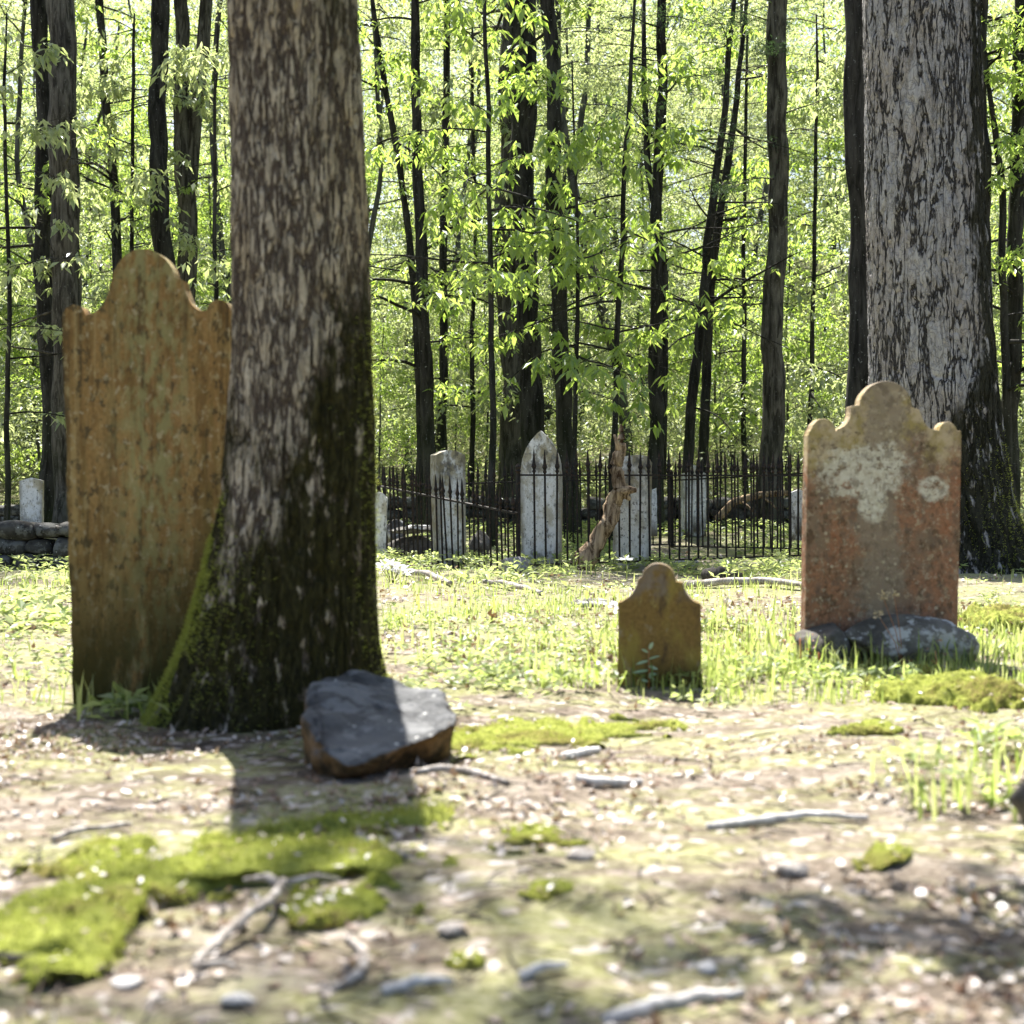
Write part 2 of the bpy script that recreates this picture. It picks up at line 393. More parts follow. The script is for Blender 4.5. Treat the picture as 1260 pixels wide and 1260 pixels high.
c = m.mix(m.mul(m.rng(m.noise(19, (1.1, 1, .9), (6, 1, 4), detail=6, rough=.72), .50, .60), .6), c, (.15, .115, .088)); c = m.mix(m.mul(m.rng(m.noise(30, (1, 1, 1), (1, 9, 4), detail=5, rough=.7), .54, .62), .5), c, (.46, .39, .29))
v = m.voro(30, (1, 1, 1)); c = m.mix(m.mul(m.rng(v, .28, .16), m.mul(m.rng(m.noise(7, (1, 1, 1), (4, 4, 4)), .48, .6), .7)), c, (.55, .48, .36))
c = m.mix(m.mul(m.rng(Z_, .14, .0), .6), c, (.06, .045, .025))
STONE_RED = m.done(c, .95, m.bump(m.math('ADD', fine, m.mul(m.noise(16), 1.8)), .5, .008), .15)

# small brown stone
m, c, fine, s3 = stone_mat("small_ochre_sandstone", (.21, .138, .05), [
    ((.27, .215, .06), 7, (1, 1, .45), .48, .62, .85, (0, 1, 0)),
    ((.08, .055, .035), 8, (1, 1, .5), .51, .61, .85, (4, 0, 6)), ((.30, .25, .17), 11, (1, 1, .7), .56, .64, .7, (6, 6, 6)),
    ((.36, .29, .10), 16, (1, 1, .7), .58, .68, .7, (1, 0, 2))])
X_, Y_, Z_ = s3
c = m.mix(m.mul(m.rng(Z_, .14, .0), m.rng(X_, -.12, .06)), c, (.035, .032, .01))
c = m.mix(m.mul(m.mul(m.rng(Z_, .31, .37), m.rng(m.noise(12), .4, .6)), .8), c, (.20, .17, .15))
STONE_SMALL = m.done(c, .95, m.bump(m.math('ADD', fine, m.mul(m.noise(18), 1.6)), .5, .008), .15)

def marble(name, yel, dirt, text=None, grey=(.76, .75, .74)):
    m, c, fine, s3 = stone_mat(name, grey, [
        ((.86, .85, .845), 3.5, (1, 1, .4), .42, .56, .85, (1, 2, 0)),
        ((.38, .32, .19), 6, (1, 1, .6), .48, .60, yel, (5, 2, 0)),
        ((.10, .09, .08), 8, (1, 1, .5), .53, .62, dirt, (2, 7, 0)),
        ((.06, .055, .05), 34, (1, 1, .8), .58, .64, .85, (4, 4, 0))])
    X_, Y_, Z_ = s3
    top = m.rng(m.math('ADD', Z_, m.mul(m.math('SUBTRACT', m.noise(8), .5), .5)), text[4] - .28, text[4] - .02) if text else None
    if top: c = m.mix(m.mul(m.mul(top, m.rng(m.noise(9, (1, 1, .7), (7, 7, 7), detail=6), .40, .56)), .85), c, m.mix(m.rng(m.noise(14, detail=5), .45, .58), (.33, .28, .17), (.10, .09, .07)))
    c = m.mix(m.mul(m.rng(Z_, .30, .0), m.rng(m.noise(7, (1, 1, .5), (2, 1, 4), detail=6), .38, .55)), c, (.12, .10, .06))
    edge = m.rng(m.math('ADD', m.math('ABSOLUTE', X_), m.mul(m.math('SUBTRACT', m.noise(9), .5), .1)), text[5] - .06, text[5]) if text else None
    if edge: c = m.mix(m.mul(edge, .65), c, (.20, .17, .105))
    if text and text[0]: c = m.mix(m.mul(text_rows(m, s3, text[0], text[1], text[2], text[5] * .8, 40, text[3]), .75), c, (.14, .125, .11))
    return m.done(c, .8, m.bump(fine, .4, .006), .25)
MARBLE_GOTHIC = marble("white_marble_gothic", .65, .75, (0, 0, 0, 0, 1.24, .2))
MARBLE_FLAT = marble("white_marble_thick", .8, .85, (0, 0, 0, 0, 1.08, .15))
MARBLE_TEXT = marble("white_marble_lettered", .55, .5, (.42, .84, 5, 2.2, 1.05, .19), (.76, .72, .68))
MARBLE_FAR = marble("grey_marble_far", .35, .55, (.25, .70, 7, 3.1, .9, .2), (.36, .36, .35))
MARBLE_LEFT = marble("grey_green_marble", .8, .55, (0, 0, 0, 0, .9, .13))

def rock_mat(name, a, b, lich, under=None, scale=6):
    m = M(name); n1 = m.noise(scale, detail=7, rough=.66); n2 = m.noise(scale * 4, detail=5)
    c = m.mix(m.rng(n1, .35, .65), a, b)
    c = m.mix(m.mul(m.rng(m.noise(scale * 1.6, (1, 1, 1), (4, 4, 1), detail=6, rough=.7), .50, .58), lich[1]), c, lich[0])
    v = m.voro(scale * 5); c = m.mix(m.mul(m.rng(v, .2, .1), m.rng(m.noise(scale, (1, 1, 1), (9, 1, 1)), .5, .6)), c, (.5, .5, .48))
    if under:
        g = m.n("ShaderNodeNewGeometry"); nz = m.sep(g.outputs["Normal"])[2]
        c = m.mix(m.rng(m.math('ADD', nz, m.mul(m.math('SUBTRACT', n2, .5), 1.2)), .6, .2), c, m.mix(m.rng(n2, .35, .65), under[0], under[1]))
    return m.done(c, .85, m.bump(m.math('ADD', n1, m.mul(n2, .4)), .6, .02), .25)
SLATE = rock_mat("blue_grey_slate", (.030, .032, .034), (.098, .101, .105), ((.20, .205, .21), .55), ((.045, .03, .014), (.18, .105, .045)), 5)
ROCK_DARK = rock_mat("dark_fieldstone", (.05, .045, .04), (.12, .11, .10), ((.22, .21, .20), .4))
ROCK_LICH = rock_mat("lichened_fieldstone", (.06, .055, .05), (.18, .17, .155), ((.50, .51, .51), .9), None, 4)
ROCK_WALL = rock_mat("old_wall_stone", (.03, .028, .024), (.095, .09, .08), ((.24, .24, .22), .5), None, 4)
CONC = rock_mat("weathered_kerb", (.13, .125, .12), (.26, .255, .25), ((.34, .34, .33), .4))
m = M("rusted_iron"); n1 = m.noise(40, detail=5)
IRON = m.done(m.mix(m.rng(n1, .45, .7), (.012, .011, .011), (.05, .028, .018)), .75, m.bump(n1, .4, .003), .3)
m = M("moss_bed"); n1 = m.noise(30, detail=6, rough=.7); n2 = m.noise(3, detail=5)
c = m.mix(m.rng(n1, .3, .7), (.16, .185, .035), (.37, .40, .10)); c = m.mix(m.mul(m.rng(n2, .48, .60), .75), c, (.17, .135, .05))
MOSS = m.done(c, 1.0, m.bump(n1, 1.0, .02), .05)
m = M("dark_trunk_moss"); n1 = m.noise(40, detail=5)

# ------------------------------------------------------------------ ground sheet
ys = np.concatenate([np.arange(-40, 0, 2.0), np.arange(0, 1.4, .1), np.arange(1.4, 6.5, .028), 6.5 * np.exp(np.arange(0, 110) * .0125), 25.6 * np.exp(np.linspace(0, math.log(320 / 25.6), 60))])
ys = np.unique(np.round(ys, 4))
u = np.linspace(-1, 1, 321); uu = np.sign(u) * (np.abs(u) * .45 + .55 * np.abs(u) ** 5) * 3
wd = .45 * np.maximum(ys, 1.5) + .45; wd[ys < 1.4] = 6
wd = np.where(ys < 1.4, 4.0, np.maximum(wd, .95)); wd = np.convolve(np.pad(wd, 4, mode='edge'), np.ones(9) / 9, 'valid')
GX = uu[None, :] * wd[:, None] * 1.6; GYY = np.repeat(ys[:, None], len(u), 1)
GZZ = gh(GX, GYY)
V = np.stack([GX, GYY, GZZ], -1).reshape(-1, 3)
nr, nc = GX.shape; ii = np.arange(nr - 1)[:, None] * nc; jj = np.arange(nc - 1)[None, :]
Q = np.stack([ii + jj, ii + jj + 1, ii + nc + jj + 1, ii + nc + jj], -1).reshape(-1, 4)
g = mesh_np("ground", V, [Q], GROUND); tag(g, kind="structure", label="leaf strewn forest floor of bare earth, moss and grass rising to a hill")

# ------------------------------------------------------------------ foliage makers
def leaves(P, rng, n=5, L=.12, W=.045, droop=(.2, .9), spread=1.0, jit=.03, fold=.15):
    """P (k,3) cluster points -> folded kite leaflets radiating and drooping from each; returns V, tris, rnd"""
    k = len(P)
    if k == 0: return np.zeros((0, 3)), np.zeros((0, 3), int), np.zeros(0)
    a = rng.random(k)[:, None] * 2 * PI + np.arange(n)[None, :] * (2 * PI / n) + rng.normal(0, .25, (k, n))
    s = rng.uniform(*droop, (k, n)); cth = np.sqrt(np.clip(1 - np.clip(s, -.99, .99) ** 2, .01, 1))
    D = np.stack([np.cos(a) * cth * spread, np.sin(a) * cth * spread, -s], -1)
    D /= np.linalg.norm(D, axis=-1, keepdims=True)
    Sd = np.stack([-np.sin(a), np.cos(a), rng.normal(0, .45, (k, n))], -1)
    Sd -= D * (Sd * D).sum(-1, keepdims=True); Sd /= np.linalg.norm(Sd, axis=-1, keepdims=True)
    Nn = np.cross(D, Sd)
    sz = rng.uniform(.6, 1.25, (k, n))[..., None]
    b = P[:, None, :] + rng.normal(0, jit, (k, n, 3)) + D * .01
    tip = b + D * L * sz - np.array([0, 0, 1]) * L * .12 * sz
    mid = b + D * L * .45 * sz
    l = mid + Sd * W * sz * .5 + Nn * W * fold * sz; r_ = mid - Sd * W * sz * .5 + Nn * W * fold * sz
    V = np.stack([b, l, tip, r_], 2).reshape(-1, 3)
    q = np.arange(k * n)[:, None] * 4
    T = np.concatenate([q + np.array([0, 1, 2]), q + np.array([0, 2, 3])])
    rn = np.repeat(np.clip(np.repeat(rng.random(k), n) * .6 + rng.random(k * n) * .4, 0, 1), 4)
    return V, T, rn

def limbs(rng, path, h0, h1, nb, blen, tilt=(.0, .5), r0=.03, twigs=4, wob=.12, az=None):
    """branches off a trunk path (function h -> xyz); returns Acc of tubes and list of leafy points"""
    A = Acc(); pts = []
    for b in range(nb):
        h = h0 + (h1 - h0) * rng.random() ** .9
        a = rng.uniform(0, 2 * PI) if az is None else rng.uniform(*az)
        L = blen * rng.uniform(.5, 1.15) * (1 - .35 * (h - h0) / max(h1 - h0, .1))
        t = rng.uniform(*tilt); k = 8
        p = np.array(path(h)); P = [p.copy()]
        d = np.array([math.cos(a), math.sin(a), t])
        for i in range(k - 1):
            d = d + rng.normal(0, wob, 3) * np.array([1, 1, .8]); d[2] -= .07
            d /= np.linalg.norm(d); p = p + d * L / (k - 1); P.append(p.copy())
        P = np.array(P); rr = r0 * (L / blen) * np.linspace(1, .18, k)
        V_, F_ = tube(P, rr, 5, False); A.add(V_, F_)
        for q in P[2:]: pts.append((q, .6))
        for t_ in range(twigs):
            i = rng.integers(2, k - 1); p = P[i].copy(); dd = P[i + 1] - P[i]; dd /= np.linalg.norm(dd)
            sd_ = np.cross(dd, [0, 0, 1]) * (1 if t_ % 2 else -1)
            e = dd * .6 + sd_ * rng.uniform(.5, 1.0) + np.array([0, 0, rng.uniform(-.15, .25)]); e /= np.linalg.norm(e)
            l2 = L * rng.uniform(.25, .5) * (1 - .3 * i / k); tp = [p.copy()]
            for j in range(4):
                e = e + rng.normal(0, .14, 3); e[2] -= .06; e /= np.linalg.norm(e); p = p + e * l2 / 4; tp.append(p.copy())
            tp = np.array(tp); V_, F_ = tube(tp, rr[i] * np.linspace(.55, .12, 5), 4, False); A.add(V_, F_)
            for q in tp[1:]: pts.append((q, 1.0))
    return A, pts

def leafy(rng, pts, dens, size, n=5, L=.12, W=.045, droop=(.2, .9), spread_xy=.10):
    out = []
    for q, wgt in pts:
        k = rng.poisson(dens * wgt)
        if k: out.append(q + rng.normal(0, 1, (k, 3)) * np.array([spread_xy, spread_xy, spread_xy * .5]))
    P = np.vstack(out) if out else np.zeros((0, 3))
    return leaves(P, rng, n, L * size, W * size, droop)

def trunk_mesh(P, rad, seed, n=16, step=.14, jit=.10, flare=.22):
    P = np.asarray(P, float); rad = np.asarray(rad, float)
    o = np.argsort(P[:, 2]); P, rad = P[o], rad[o]
    zz = np.arange(P[0, 2], P[-1, 2], step)
    C = np.stack([np.interp(zz, P[:, 2], P[:, 0]), np.interp(zz, P[:, 2], P[:, 1]), zz], -1)
    ker = np.ones(7) / 7
    for j in (0, 1): C[:, j] = np.convolve(np.pad(C[:, j], 3, mode='edge'), ker, 'valid')
    rr = np.interp(zz, P[:, 2], rad)
    C[:, 0] += (.25 * rr + .018) * fbm(zz * .6, seed * 3.1, 0, seed, 3); C[:, 1] += (.25 * rr + .03) * fbm(zz * .6, seed * 7.7, 0, seed + 5, 3)
    rr = rr * (1 + flare * np.exp(-np.maximum(zz - zz[0] - .3, 0) / .25))
    return tube(C, rr, n, True, jit, seed), (lambda h, C=C: (np.interp(h, C[:, 2], C[:, 0]), np.interp(h, C[:, 2], C[:, 1]), h))

ALLTREES = []
def photo_tree(name, label, d, pts, mat, htop, crown=None, seed=0, extra=None, leafmat=None, cat="tree"):
    """pts: (photo column, photo row, width in photo pixels) down the trunk; the trunk stands at distance d"""
    pts = sorted(pts, key=lambda p: -p[1])
    bx = X(pts[0][0], d); bz = float(gh(bx, d)) - .06
    P = []; rad = []
    s = d / F
    lo = pts[0]; P.append((0, 0, 0)); rad.append(lo[2] * s / 2)
    for (px, py, wpx) in pts:
        z_ = Z(py, d) - bz
        if z_ > .3: P.append((X(px, d) - bx, 0, z_)); rad.append(wpx * s / 2)
    top = P[-1]; prev = P[-2]
    sl = (top[0] - prev[0]) / max(top[2] - prev[2], .3)
    if htop > top[2] + .5:
        P.append((top[0] + sl * (htop - top[2]) * .6, .2, htop)); rad.append(rad[-1] * .45)
    rng = R(seed + 100)
    t = thing(name, label, cat, (bx, d, bz))
    (V_, F_), path = trunk_mesh(P, rad, seed)
    A = Acc(); A.add(V_, F_)
    LV = []
    for c in (crown or []):
        B, lp = limbs(rng, path, c["h0"], min(c["h1"], htop), c["n"], c["len"], c.get("tilt", (0, .5)), c.get("r", .03), c.get("tw", 4), az=c.get("az"))
        for v_, f_ in ((np.vstack(B.V), [np.vstack(x_) for x_ in B.F.values()]),): A.add(v_, f_)
        if c.get("dens", 0) > 0:
            LV.append(leafy(rng, lp, c["dens"], c.get("size", 1.0), c.get("nl", 5), c.get("L", .12), c.get("W", .045), c.get("droop", (.2, .9))))
    A.build("trunk", mat, t)
    if LV:
        L = Acc()
        for v_, t_, r_ in LV: L.add(v_, [t_], r_)
        L.build("crown", leafmat or LEAF, t, smooth=False)
    ALLTREES.append((t, bx / d * F + CX, d, name))
    return t

# ------------------------------------------------------------------ the two great trees in the yard
def big_tree(t, zs, cx, rad, ncell, cellh, depth, seed, mat, nang, lobes, cy=None):
    """bark of real raised plates: elongated cells parted by furrows"""
    th = np.arange(nang) / nang * 2 * PI
    TH, ZZ = np.meshgrid(th, zs)
    CXx = np.interp(ZZ, cx[0], cx[1]); RR = np.interp(ZZ, rad[0], rad[1])
    CYy = 0 if cy is None else np.interp(ZZ, cy[0], cy[1])
    for (ang, wdt, amp, hh) in lobes:
        da = np.angle(np.exp(1j * (TH - ang))); RR = RR + amp * np.exp(-(da / wdt) ** 2) * np.exp(-np.maximum(ZZ, 0) / hh)
    uu_ = TH / (2 * PI) * ncell; vv = ZZ / cellh
    wu = .55 * fbm(np.cos(TH) * 3, np.sin(TH) * 3, ZZ * 2.5, seed, 3) + .10 * fbm(np.cos(TH) * 9, np.sin(TH) * 9, ZZ * 9, seed + 3, 2)
    wv = .35 * fbm(np.cos(TH) * 4, np.sin(TH) * 4, ZZ * 5, seed + 9, 2)
    def cracks(a, b, nc_, sd, lo, hi):
        fa, fb = np.floor(a), np.floor(b); F1 = np.full(a.shape, 9.0); F2 = np.full(a.shape, 9.0)
        for dx in (-1, 0, 1):
            for dy in (-1, 0, 1):
                ca, cb = fa + dx, fb + dy; cm = np.mod(ca, nc_)
                px = ca + .5 + .45 * (2 * _hash(cm, cb, cm * 0, sd) - 1); py = cb + .5 + .49 * (2 * _hash(cm, cb, cm * 0 + 1, sd) - 1)
                d = np.abs(a - px) + np.abs(b - py) * .8
                F2 = np.where(d < F1, F1, np.minimum(F2, d)); F1 = np.minimum(F1, d)
        return sstep(lo, hi, F2 - F1)
    cut = vnoise(uu_ * .8, vv * 1.3, 0, seed + 60) * .12
    pl2 = cracks(uu_ * 2 + wu * 2.4, vv * 2.6 + wv * 2, ncell * 2, seed + 70, .0, .22)
    a, b = uu_ + wu, vv + wv + .5 * np.sin(np.floor(uu_ + wu) * 12.9)
    fa, fb = np.floor(a), np.floor(b); F1 = np.full(a.shape, 9.0); F2 = np.full(a.shape, 9.0)
    for dx in (-1, 0, 1):
        for dy in (-1, 0, 1):
            ca, cb = fa + dx, fb + dy; cm = np.mod(ca, ncell)
            px = ca + .5 + .38 * (2 * _hash(cm, cb, cm * 0, seed) - 1); py = cb + .5 + .45 * (2 * _hash(cm, cb, cm * 0 + 1, seed) - 1)
            d = np.sqrt((a - px) ** 2 + ((b - py) * .75) ** 2)
            F2 = np.where(d < F1, F1, np.minimum(F2, d)); F1 = np.minimum(F1, d)
    pl = sstep(.02, .24, F2 - F1 + cut)
    fine = fbm(np.cos(TH) * 14, np.sin(TH) * 14, ZZ * 16, seed + 20, 4)
    RR = RR - depth * (1 - pl) - depth * .16 * (1 - pl2) + depth * .30 * fine + depth * .3 * fbm(np.cos(TH) * 3, np.sin(TH) * 3, ZZ * 3, seed + 40, 3)
    V = np.stack([CXx + RR * np.cos(TH), CYy + RR * np.sin(TH), ZZ], -1).reshape(-1, 3)
    nr, nc = TH.shape; i = np.arange(nr - 1)[:, None] * nc; j = np.arange(nc)[None, :]; j2 = (j + 1) % nc
    Q = np.stack([i + j, i + j2, i + nc + j2, i + nc + j], -1).reshape(-1, 4)
    return mesh_np("trunk", V, [Q], mat, t), (lambda h: (np.interp(h, cx[0], cx[1]), 0.0, h))

def fuzz(points, normals, rng, L, W, mat, name, parent=None, loc=None, kind=None):
    k = len(points); D = normals + rng.normal(0, .45, (k, 3)); D /= np.linalg.norm(D, axis=1)[:, None]
    Sx = np.cross(D, rng.normal(0, 1, (k, 3))); Sx /= np.linalg.norm(Sx, axis=1)[:, None] + 1e-6
    l = L * rng.uniform(.5, 1.3, k)[:, None]
    V = np.stack([points - Sx * W / 2, points + Sx * W / 2, points + D * l], 1).reshape(-1, 3)
    T = np.arange(k * 3).reshape(-1, 3)
    o = mesh_np(name, V, [T], mat, parent, False, rnd=np.repeat(rng.random(k), 3), loc=loc)
    if kind: o["kind"] = kind
    return o

def surf_samples(o, n, rng, mask=None):
    me = o.data; k = len(me.polygons)
    c = np.empty(k * 3, np.float32); me.polygons.foreach_get("center", c); c = c.reshape(-1, 3)
    nn = np.empty(k * 3, np.float32); me.polygons.foreach_get("normal", nn); nn = nn.reshape(-1, 3)
    ar = np.empty(k, np.float32); me.polygons.foreach_get("area", ar)
    wgt = ar * (mask(c, nn) if mask else 1.0); wgt = wgt / wgt.sum()
    i = rng.choice(k, n, p=wgt)
    return c[i] + rng.normal(0, .5, (n, 3)) * np.sqrt(ar[i])[:, None], nn[i]

# left tree
dT = 4.85; sT = dT / F
bx = X(345, dT); bz = float(gh(bx, dT)) - .08
lt = thing("ridged_tree", "big mossy tree trunk with ridged bark, beside the tall brown gravestone", "tree", (bx, dT, bz))
rows = [(-700, 352, 140), (0, 362, 160), (200, 368, 165), (400, 372, 171), (500, 371, 177), (600, 368, 186), (700, 358, 205), (780, 350, 226), (850, 345, 246), (900, 345, 262)]
zr = [Z(r_[0], dT) - bz for r_ in rows][::-1]; cxr = [(r_[1] - 345) * sT for r_ in rows][::-1]; rr = [r_[2] * sT / 2 for r_ in rows][::-1]
zs = np.concatenate([np.arange(-.05, 2.55, .0058), np.arange(2.56, 2.72, .02)])
zr0, cxr0 = zr, cxr
TRL, pathL = big_tree(lt, zs, (zr, cxr), (zr, rr), 42, .26, .010, 11, BARK_L, 420,
                      [(math.radians(198), .42, .16, .20), (math.radians(350), .34, .15, .15), (math.radians(262), .35, .05, .12), (math.radians(295), .22, .07, .09), (math.radians(232), .2, .09, .11)])
rng = R(5)
def mL(c, n):
    hh = .85 - .62 * sstep(.0, .12, c[:, 0]); f = sstep(hh + .1, hh - .4, c[:, 2]) * (fbm(c[:, 0] * 7, c[:, 1] * 7, c[:, 2] * 4, 4, 3) > -.25)
    f = np.maximum(f, (c[:, 0] > .15) * (c[:, 2] < 1.4) * .06)
    cc = np.interp(c[:, 2], zr0, cxr0); q = np.abs(c[:, 0] - cc) / (np.hypot(c[:, 0] - cc, c[:, 1]) + 1e-6); return f * (.02 + .12 * sstep(.05, -.25, c[:, 0] - cc) * (c[:, 2] < .7) + sstep(.70, .98, q) * (c[:, 1] < .15)) + 1e-7
p_, n_ = surf_samples(TRL, 26000, rng, mL)
fuzz(p_, n_, rng, .017, .0034, FUZZ, "moss", lt, kind="stuff")
def hi_crown(t, path, hs, nb, blen, dens, seed, size=1.2, az=None, r=.07):
    rng = R(seed); B, lp = limbs(rng, path, hs[0], hs[1], nb, blen, (.1, .7), r, 6, az=az)
    B.build("branch", BARK, t); v_, t_, r_ = leafy(rng, lp, dens, size, 5); mesh_np("crown", v_, [t_], LEAF, t, False, rnd=r_)
# unseen upper trunk, leaned along the sun so its shadow stays short
Pup = [(pathL(2.66)[0], 0, 2.5), (pathL(2.66)[0] - .02, .12, 2.75), (pathL(2.66)[0] - .46, 2.6, 6.4), (pathL(2.66)[0] - 1.0, 6.0, 11.5)]
(V_, F_), pU = trunk_mesh(Pup, [.19, .195, .16, .06], 3, 24, .1, flare=0); mesh_np("upper_trunk", V_, F_, BARKG, lt)
hi_crown(lt, pU, (6.8, 11), 9, 2.9, .30, 21, az=(math.radians(235), math.radians(320)), r=.03)  # unseen branches on the camera side only, placed to dapple the near ground

# right tree
dR = 12.6; sR = dR / F
bxr = X(1150, dR); bzr = float(gh(bxr, dR)) - .1
rt = thing("plated_tree", "huge grey tree with plated bark and a flaring mossy root, behind the red brown gravestone", "tree", (bxr, dR, bzr))
rows = [(-900, 1125, 120), (0, 1131, 139), (250, 1137, 143), (450, 1146, 152), (550, 1150, 164), (620, 1152, 182), (680, 1156, 210), (720, 1158, 225)]
zr = [Z(r_[0], dR) - bzr for r_ in rows][::-1]; cxr2 = [(r_[1] - 1150) * sR for r_ in rows][::-1]; rr = [r_[2] * sR / 2 for r_ in rows][::-1]
zs = np.concatenate([np.arange(-.05, 5.3, .0125), np.arange(5.3, 10.5, .06)])
TRR, pathR = big_tree(rt, zs, (zr, cxr2), (zr, rr), 36, .50, .016, 31, BARK_R, 420,
                      [(math.radians(330), .3, .40, .22), (math.radians(205), .4, .2, .2), (math.radians(275), .3, .12, .18)])
def mR(c, n): return sstep(1.5, .2, c[:, 2]) * (c[:, 0] > -.1) * (.1 + sstep(.2, .8, n[:, 0])) + 1e-6
p_, n_ = surf_samples(TRR, 9000, rng, mR); fuzz(p_, n_, rng, .02, .006, FUZZ, "moss", rt, kind="stuff")
Pup = [(cxr2[-1], 0, 10.3), (cxr2[-1] - .2, .2, 14), (cxr2[-1], 0, 19)]
(V_, F_), pU = trunk_mesh(Pup, [.40, .3, .1], 4, 24, .3, flare=0); mesh_np("upper_trunk", V_, F_, BARKG, rt)
hi_crown(rt, pU, (13, 18.5), 24, 4.2, 1.0, 22, 1.5)

# ------------------------------------------------------------------ headstones
def arc(cx, cy, r, a0, a1, n): return [(cx + r * math.cos(math.radians(a0 + (a1 - a0) * i / n)), cy - r * math.sin(math.radians(a0 + (a1 - a0) * i / n))) for i in range(n + 1)]
def curve(p0, p1, p2, n=7):
    return [((1 - t) ** 2 * p0[0] + 2 * t * (1 - t) * p1[0] + t * t * p2[0], (1 - t) ** 2 * p0[1] + 2 * t * (1 - t) * p1[1] + t * t * p2[1]) for t in [i / n for i in range(n + 1)]]
def slab(name, outline, d, thick, mat, parent, cxp, basey, bev=.008, seed=0, wob=.003):
    """outline in photo pixels, turned into a solid slab of real size whose face stands at distance d"""
    s = d / F
    pts = []
    for (px, py) in outline:
        q = ((px - cxp) * s, (basey - py) * s)
        if not pts or math.hypot(q[0] - pts[-1][0], q[1] - pts[-1][1]) > .004: pts.append(q)
    # even out long straight runs so that worn edges can wander a little
    P = []
    for i in range(len(pts)):
        a, b = pts[i], pts[(i + 1) % len(pts)]; L = math.hypot(b[0] - a[0], b[1] - a[1]); k = max(1, int(L / .05))
        for t in range(k): P.append((a[0] + (b[0] - a[0]) * t / k, a[1] + (b[1] - a[1]) * t / k))
    nz = wob * fbm(np.array([p[0] for p in P]) * 14, np.array([p[1] for p in P]) * 14, seed, seed, 3)
    bm = bmesh.new()
    vs = [bm.verts.new((p[0] + nz[i], 0, p[1] + nz[-i - 1])) for i, p in enumerate(P)]
    f = bm.faces.new(vs); bm.normal_update()
    if f.normal.y > 0: f.normal_flip()
    r_ = bmesh.ops.extrude_face_region(bm, geom=[f]); vv = [v for v in r_['geom'] if isinstance(v, bmesh.types.BMVert)]
    bmesh.ops.translate(bm, verts=vv, vec=(0, thick, 0))
    bmesh.ops.recalc_face_normals(bm, faces=bm.faces)
    ed = [e for e in bm.edges if abs(e.verts[0].co.y - e.verts[1].co.y) < 1e-5 and max(e.verts[0].co.z, e.verts[1].co.z) > .02]
    bmesh.ops.bevel(bm, geom=ed, offset=bev, segments=2, profile=.6, affect='EDGES', clamp_overlap=True)
    bmesh.ops.triangulate(bm, faces=[q for q in bm.faces if len(q.verts) > 4])
    return mesh_bm(name, bm, mat, parent)
def headstone(name, label, outline, d, thick, mat, cxp, basey, rz=0, lean=0, tilt=0, seed=0, group=None, bev=.008, sink=.0):
    o = slab(name, outline, d, thick, mat, None, cxp, basey, bev, seed)
    o.location = (X(cxp, d), d, Z(basey, d) - sink); o.rotation_euler = (lean, tilt, rz)
    return tag(o, label, "gravestone", group)

L1 = [(88, 905), (75, 392)] + curve((75, 392), (74, 376), (89, 375)) + curve((89, 375), (101, 375), (104, 388)) + curve((104, 388), (128, 386), (135, 352)) + [(137, 347), (140, 344)] + \
    arc(177, 346, 38.5, 178, 6, 18) + [(216, 342), (226, 346)] + curve((226, 346), (230, 378), (250, 383)) + [(256, 383)] + curve((256, 383), (259, 370), (271, 370)) + curve((271, 370), (283, 370), (285, 384)) + [(276, 905)]
headstone("headstone", "tall leaning brown gravestone with a scrolled top, streaked with lichen, at far left", L1, 5.2, .075, STONE_TALL, 180, 905, rz=math.radians(-4), seed=1)
L2 = [(989, 815), (993, 536)] + curve((993, 536), (994, 531), (997, 528)) + arc(1012, 530, 15, 170, 0, 10) + [(1029, 527)] + curve((1029, 527), (1046, 524), (1047, 501)) + [(1050, 500), (1057, 499)] + \
    arc(1090, 502, 33, 175, 4, 16) + [(1126, 502), (1132, 504)] + curve((1132, 504), (1137, 528), (1153, 529)) + [(1157, 530)] + arc(1168, 531, 11.5, 172, 5, 8) + [(1184, 531), (1185, 536), (1180, 815)]
headstone("headstone", "wide red brown gravestone with white lichen patches, on rough stones before the huge tree", L2, 6.15, .08, STONE_RED, 1085, 812, rz=math.radians(3), tilt=math.radians(0), seed=2)
L3 = [(759, 860), (760, 743)] + curve((760, 743), (779, 738), (786, 713)) + [(789, 711), (791, 709)] + arc(811, 713, 20.5, 168, 8, 12) + [(832, 714), (840, 716)] + curve((840, 716), (843, 737), (861, 742)) + [(862, 746), (862, 860)]
headstone("headstone", "small ochre brown gravestone with a scrolled top, low in the grass near the middle", L3, 5.35, .07, STONE_SMALL, 811, 850, rz=math.radians(-8), seed=3)
L4 = [(641, 712), (640, 585)] + curve((640, 585), (641, 548), (665, 530), 10) + curve((665, 530), (689, 548), (691, 585), 10) + [(690, 712)]
headstone("headstone", "white gravestone with a pointed gothic top, behind the iron fence", L4, 14.75, .09, MARBLE_GOTHIC, 665, 708, rz=math.radians(-10), seed=4, bev=.012)
L5 = [(536, 705), (535, 560)] + curve((535, 560), (555, 548), (574, 560), 8) + [(575, 705)]
headstone("headstone", "thick white gravestone with a gently rounded flat top, left of the pointed gothic one", L5, 15.7, .17, MARBLE_FLAT, 556, 700, rz=math.radians(24), seed=5)
L6 = [(753, 720), (756, 566)] + curve((756, 566), (780, 556), (797, 562), 8) + [(802, 570), (801, 720)]
headstone("headstone", "white gravestone with worn lettering and a slanting shoulder, behind the rotten stump", L6, 14.9, .08, MARBLE_TEXT, 778, 716, rz=math.radians(-6), seed=6)
L6b = [(797, 660), (797, 606), (808, 600), (809, 660)]
headstone("headstone", "narrow grey gravestone edge peeping out right of the lettered white one", L6b, 18.0, .08, MARBLE_FAR, 803, 662, seed=7, bev=.006)
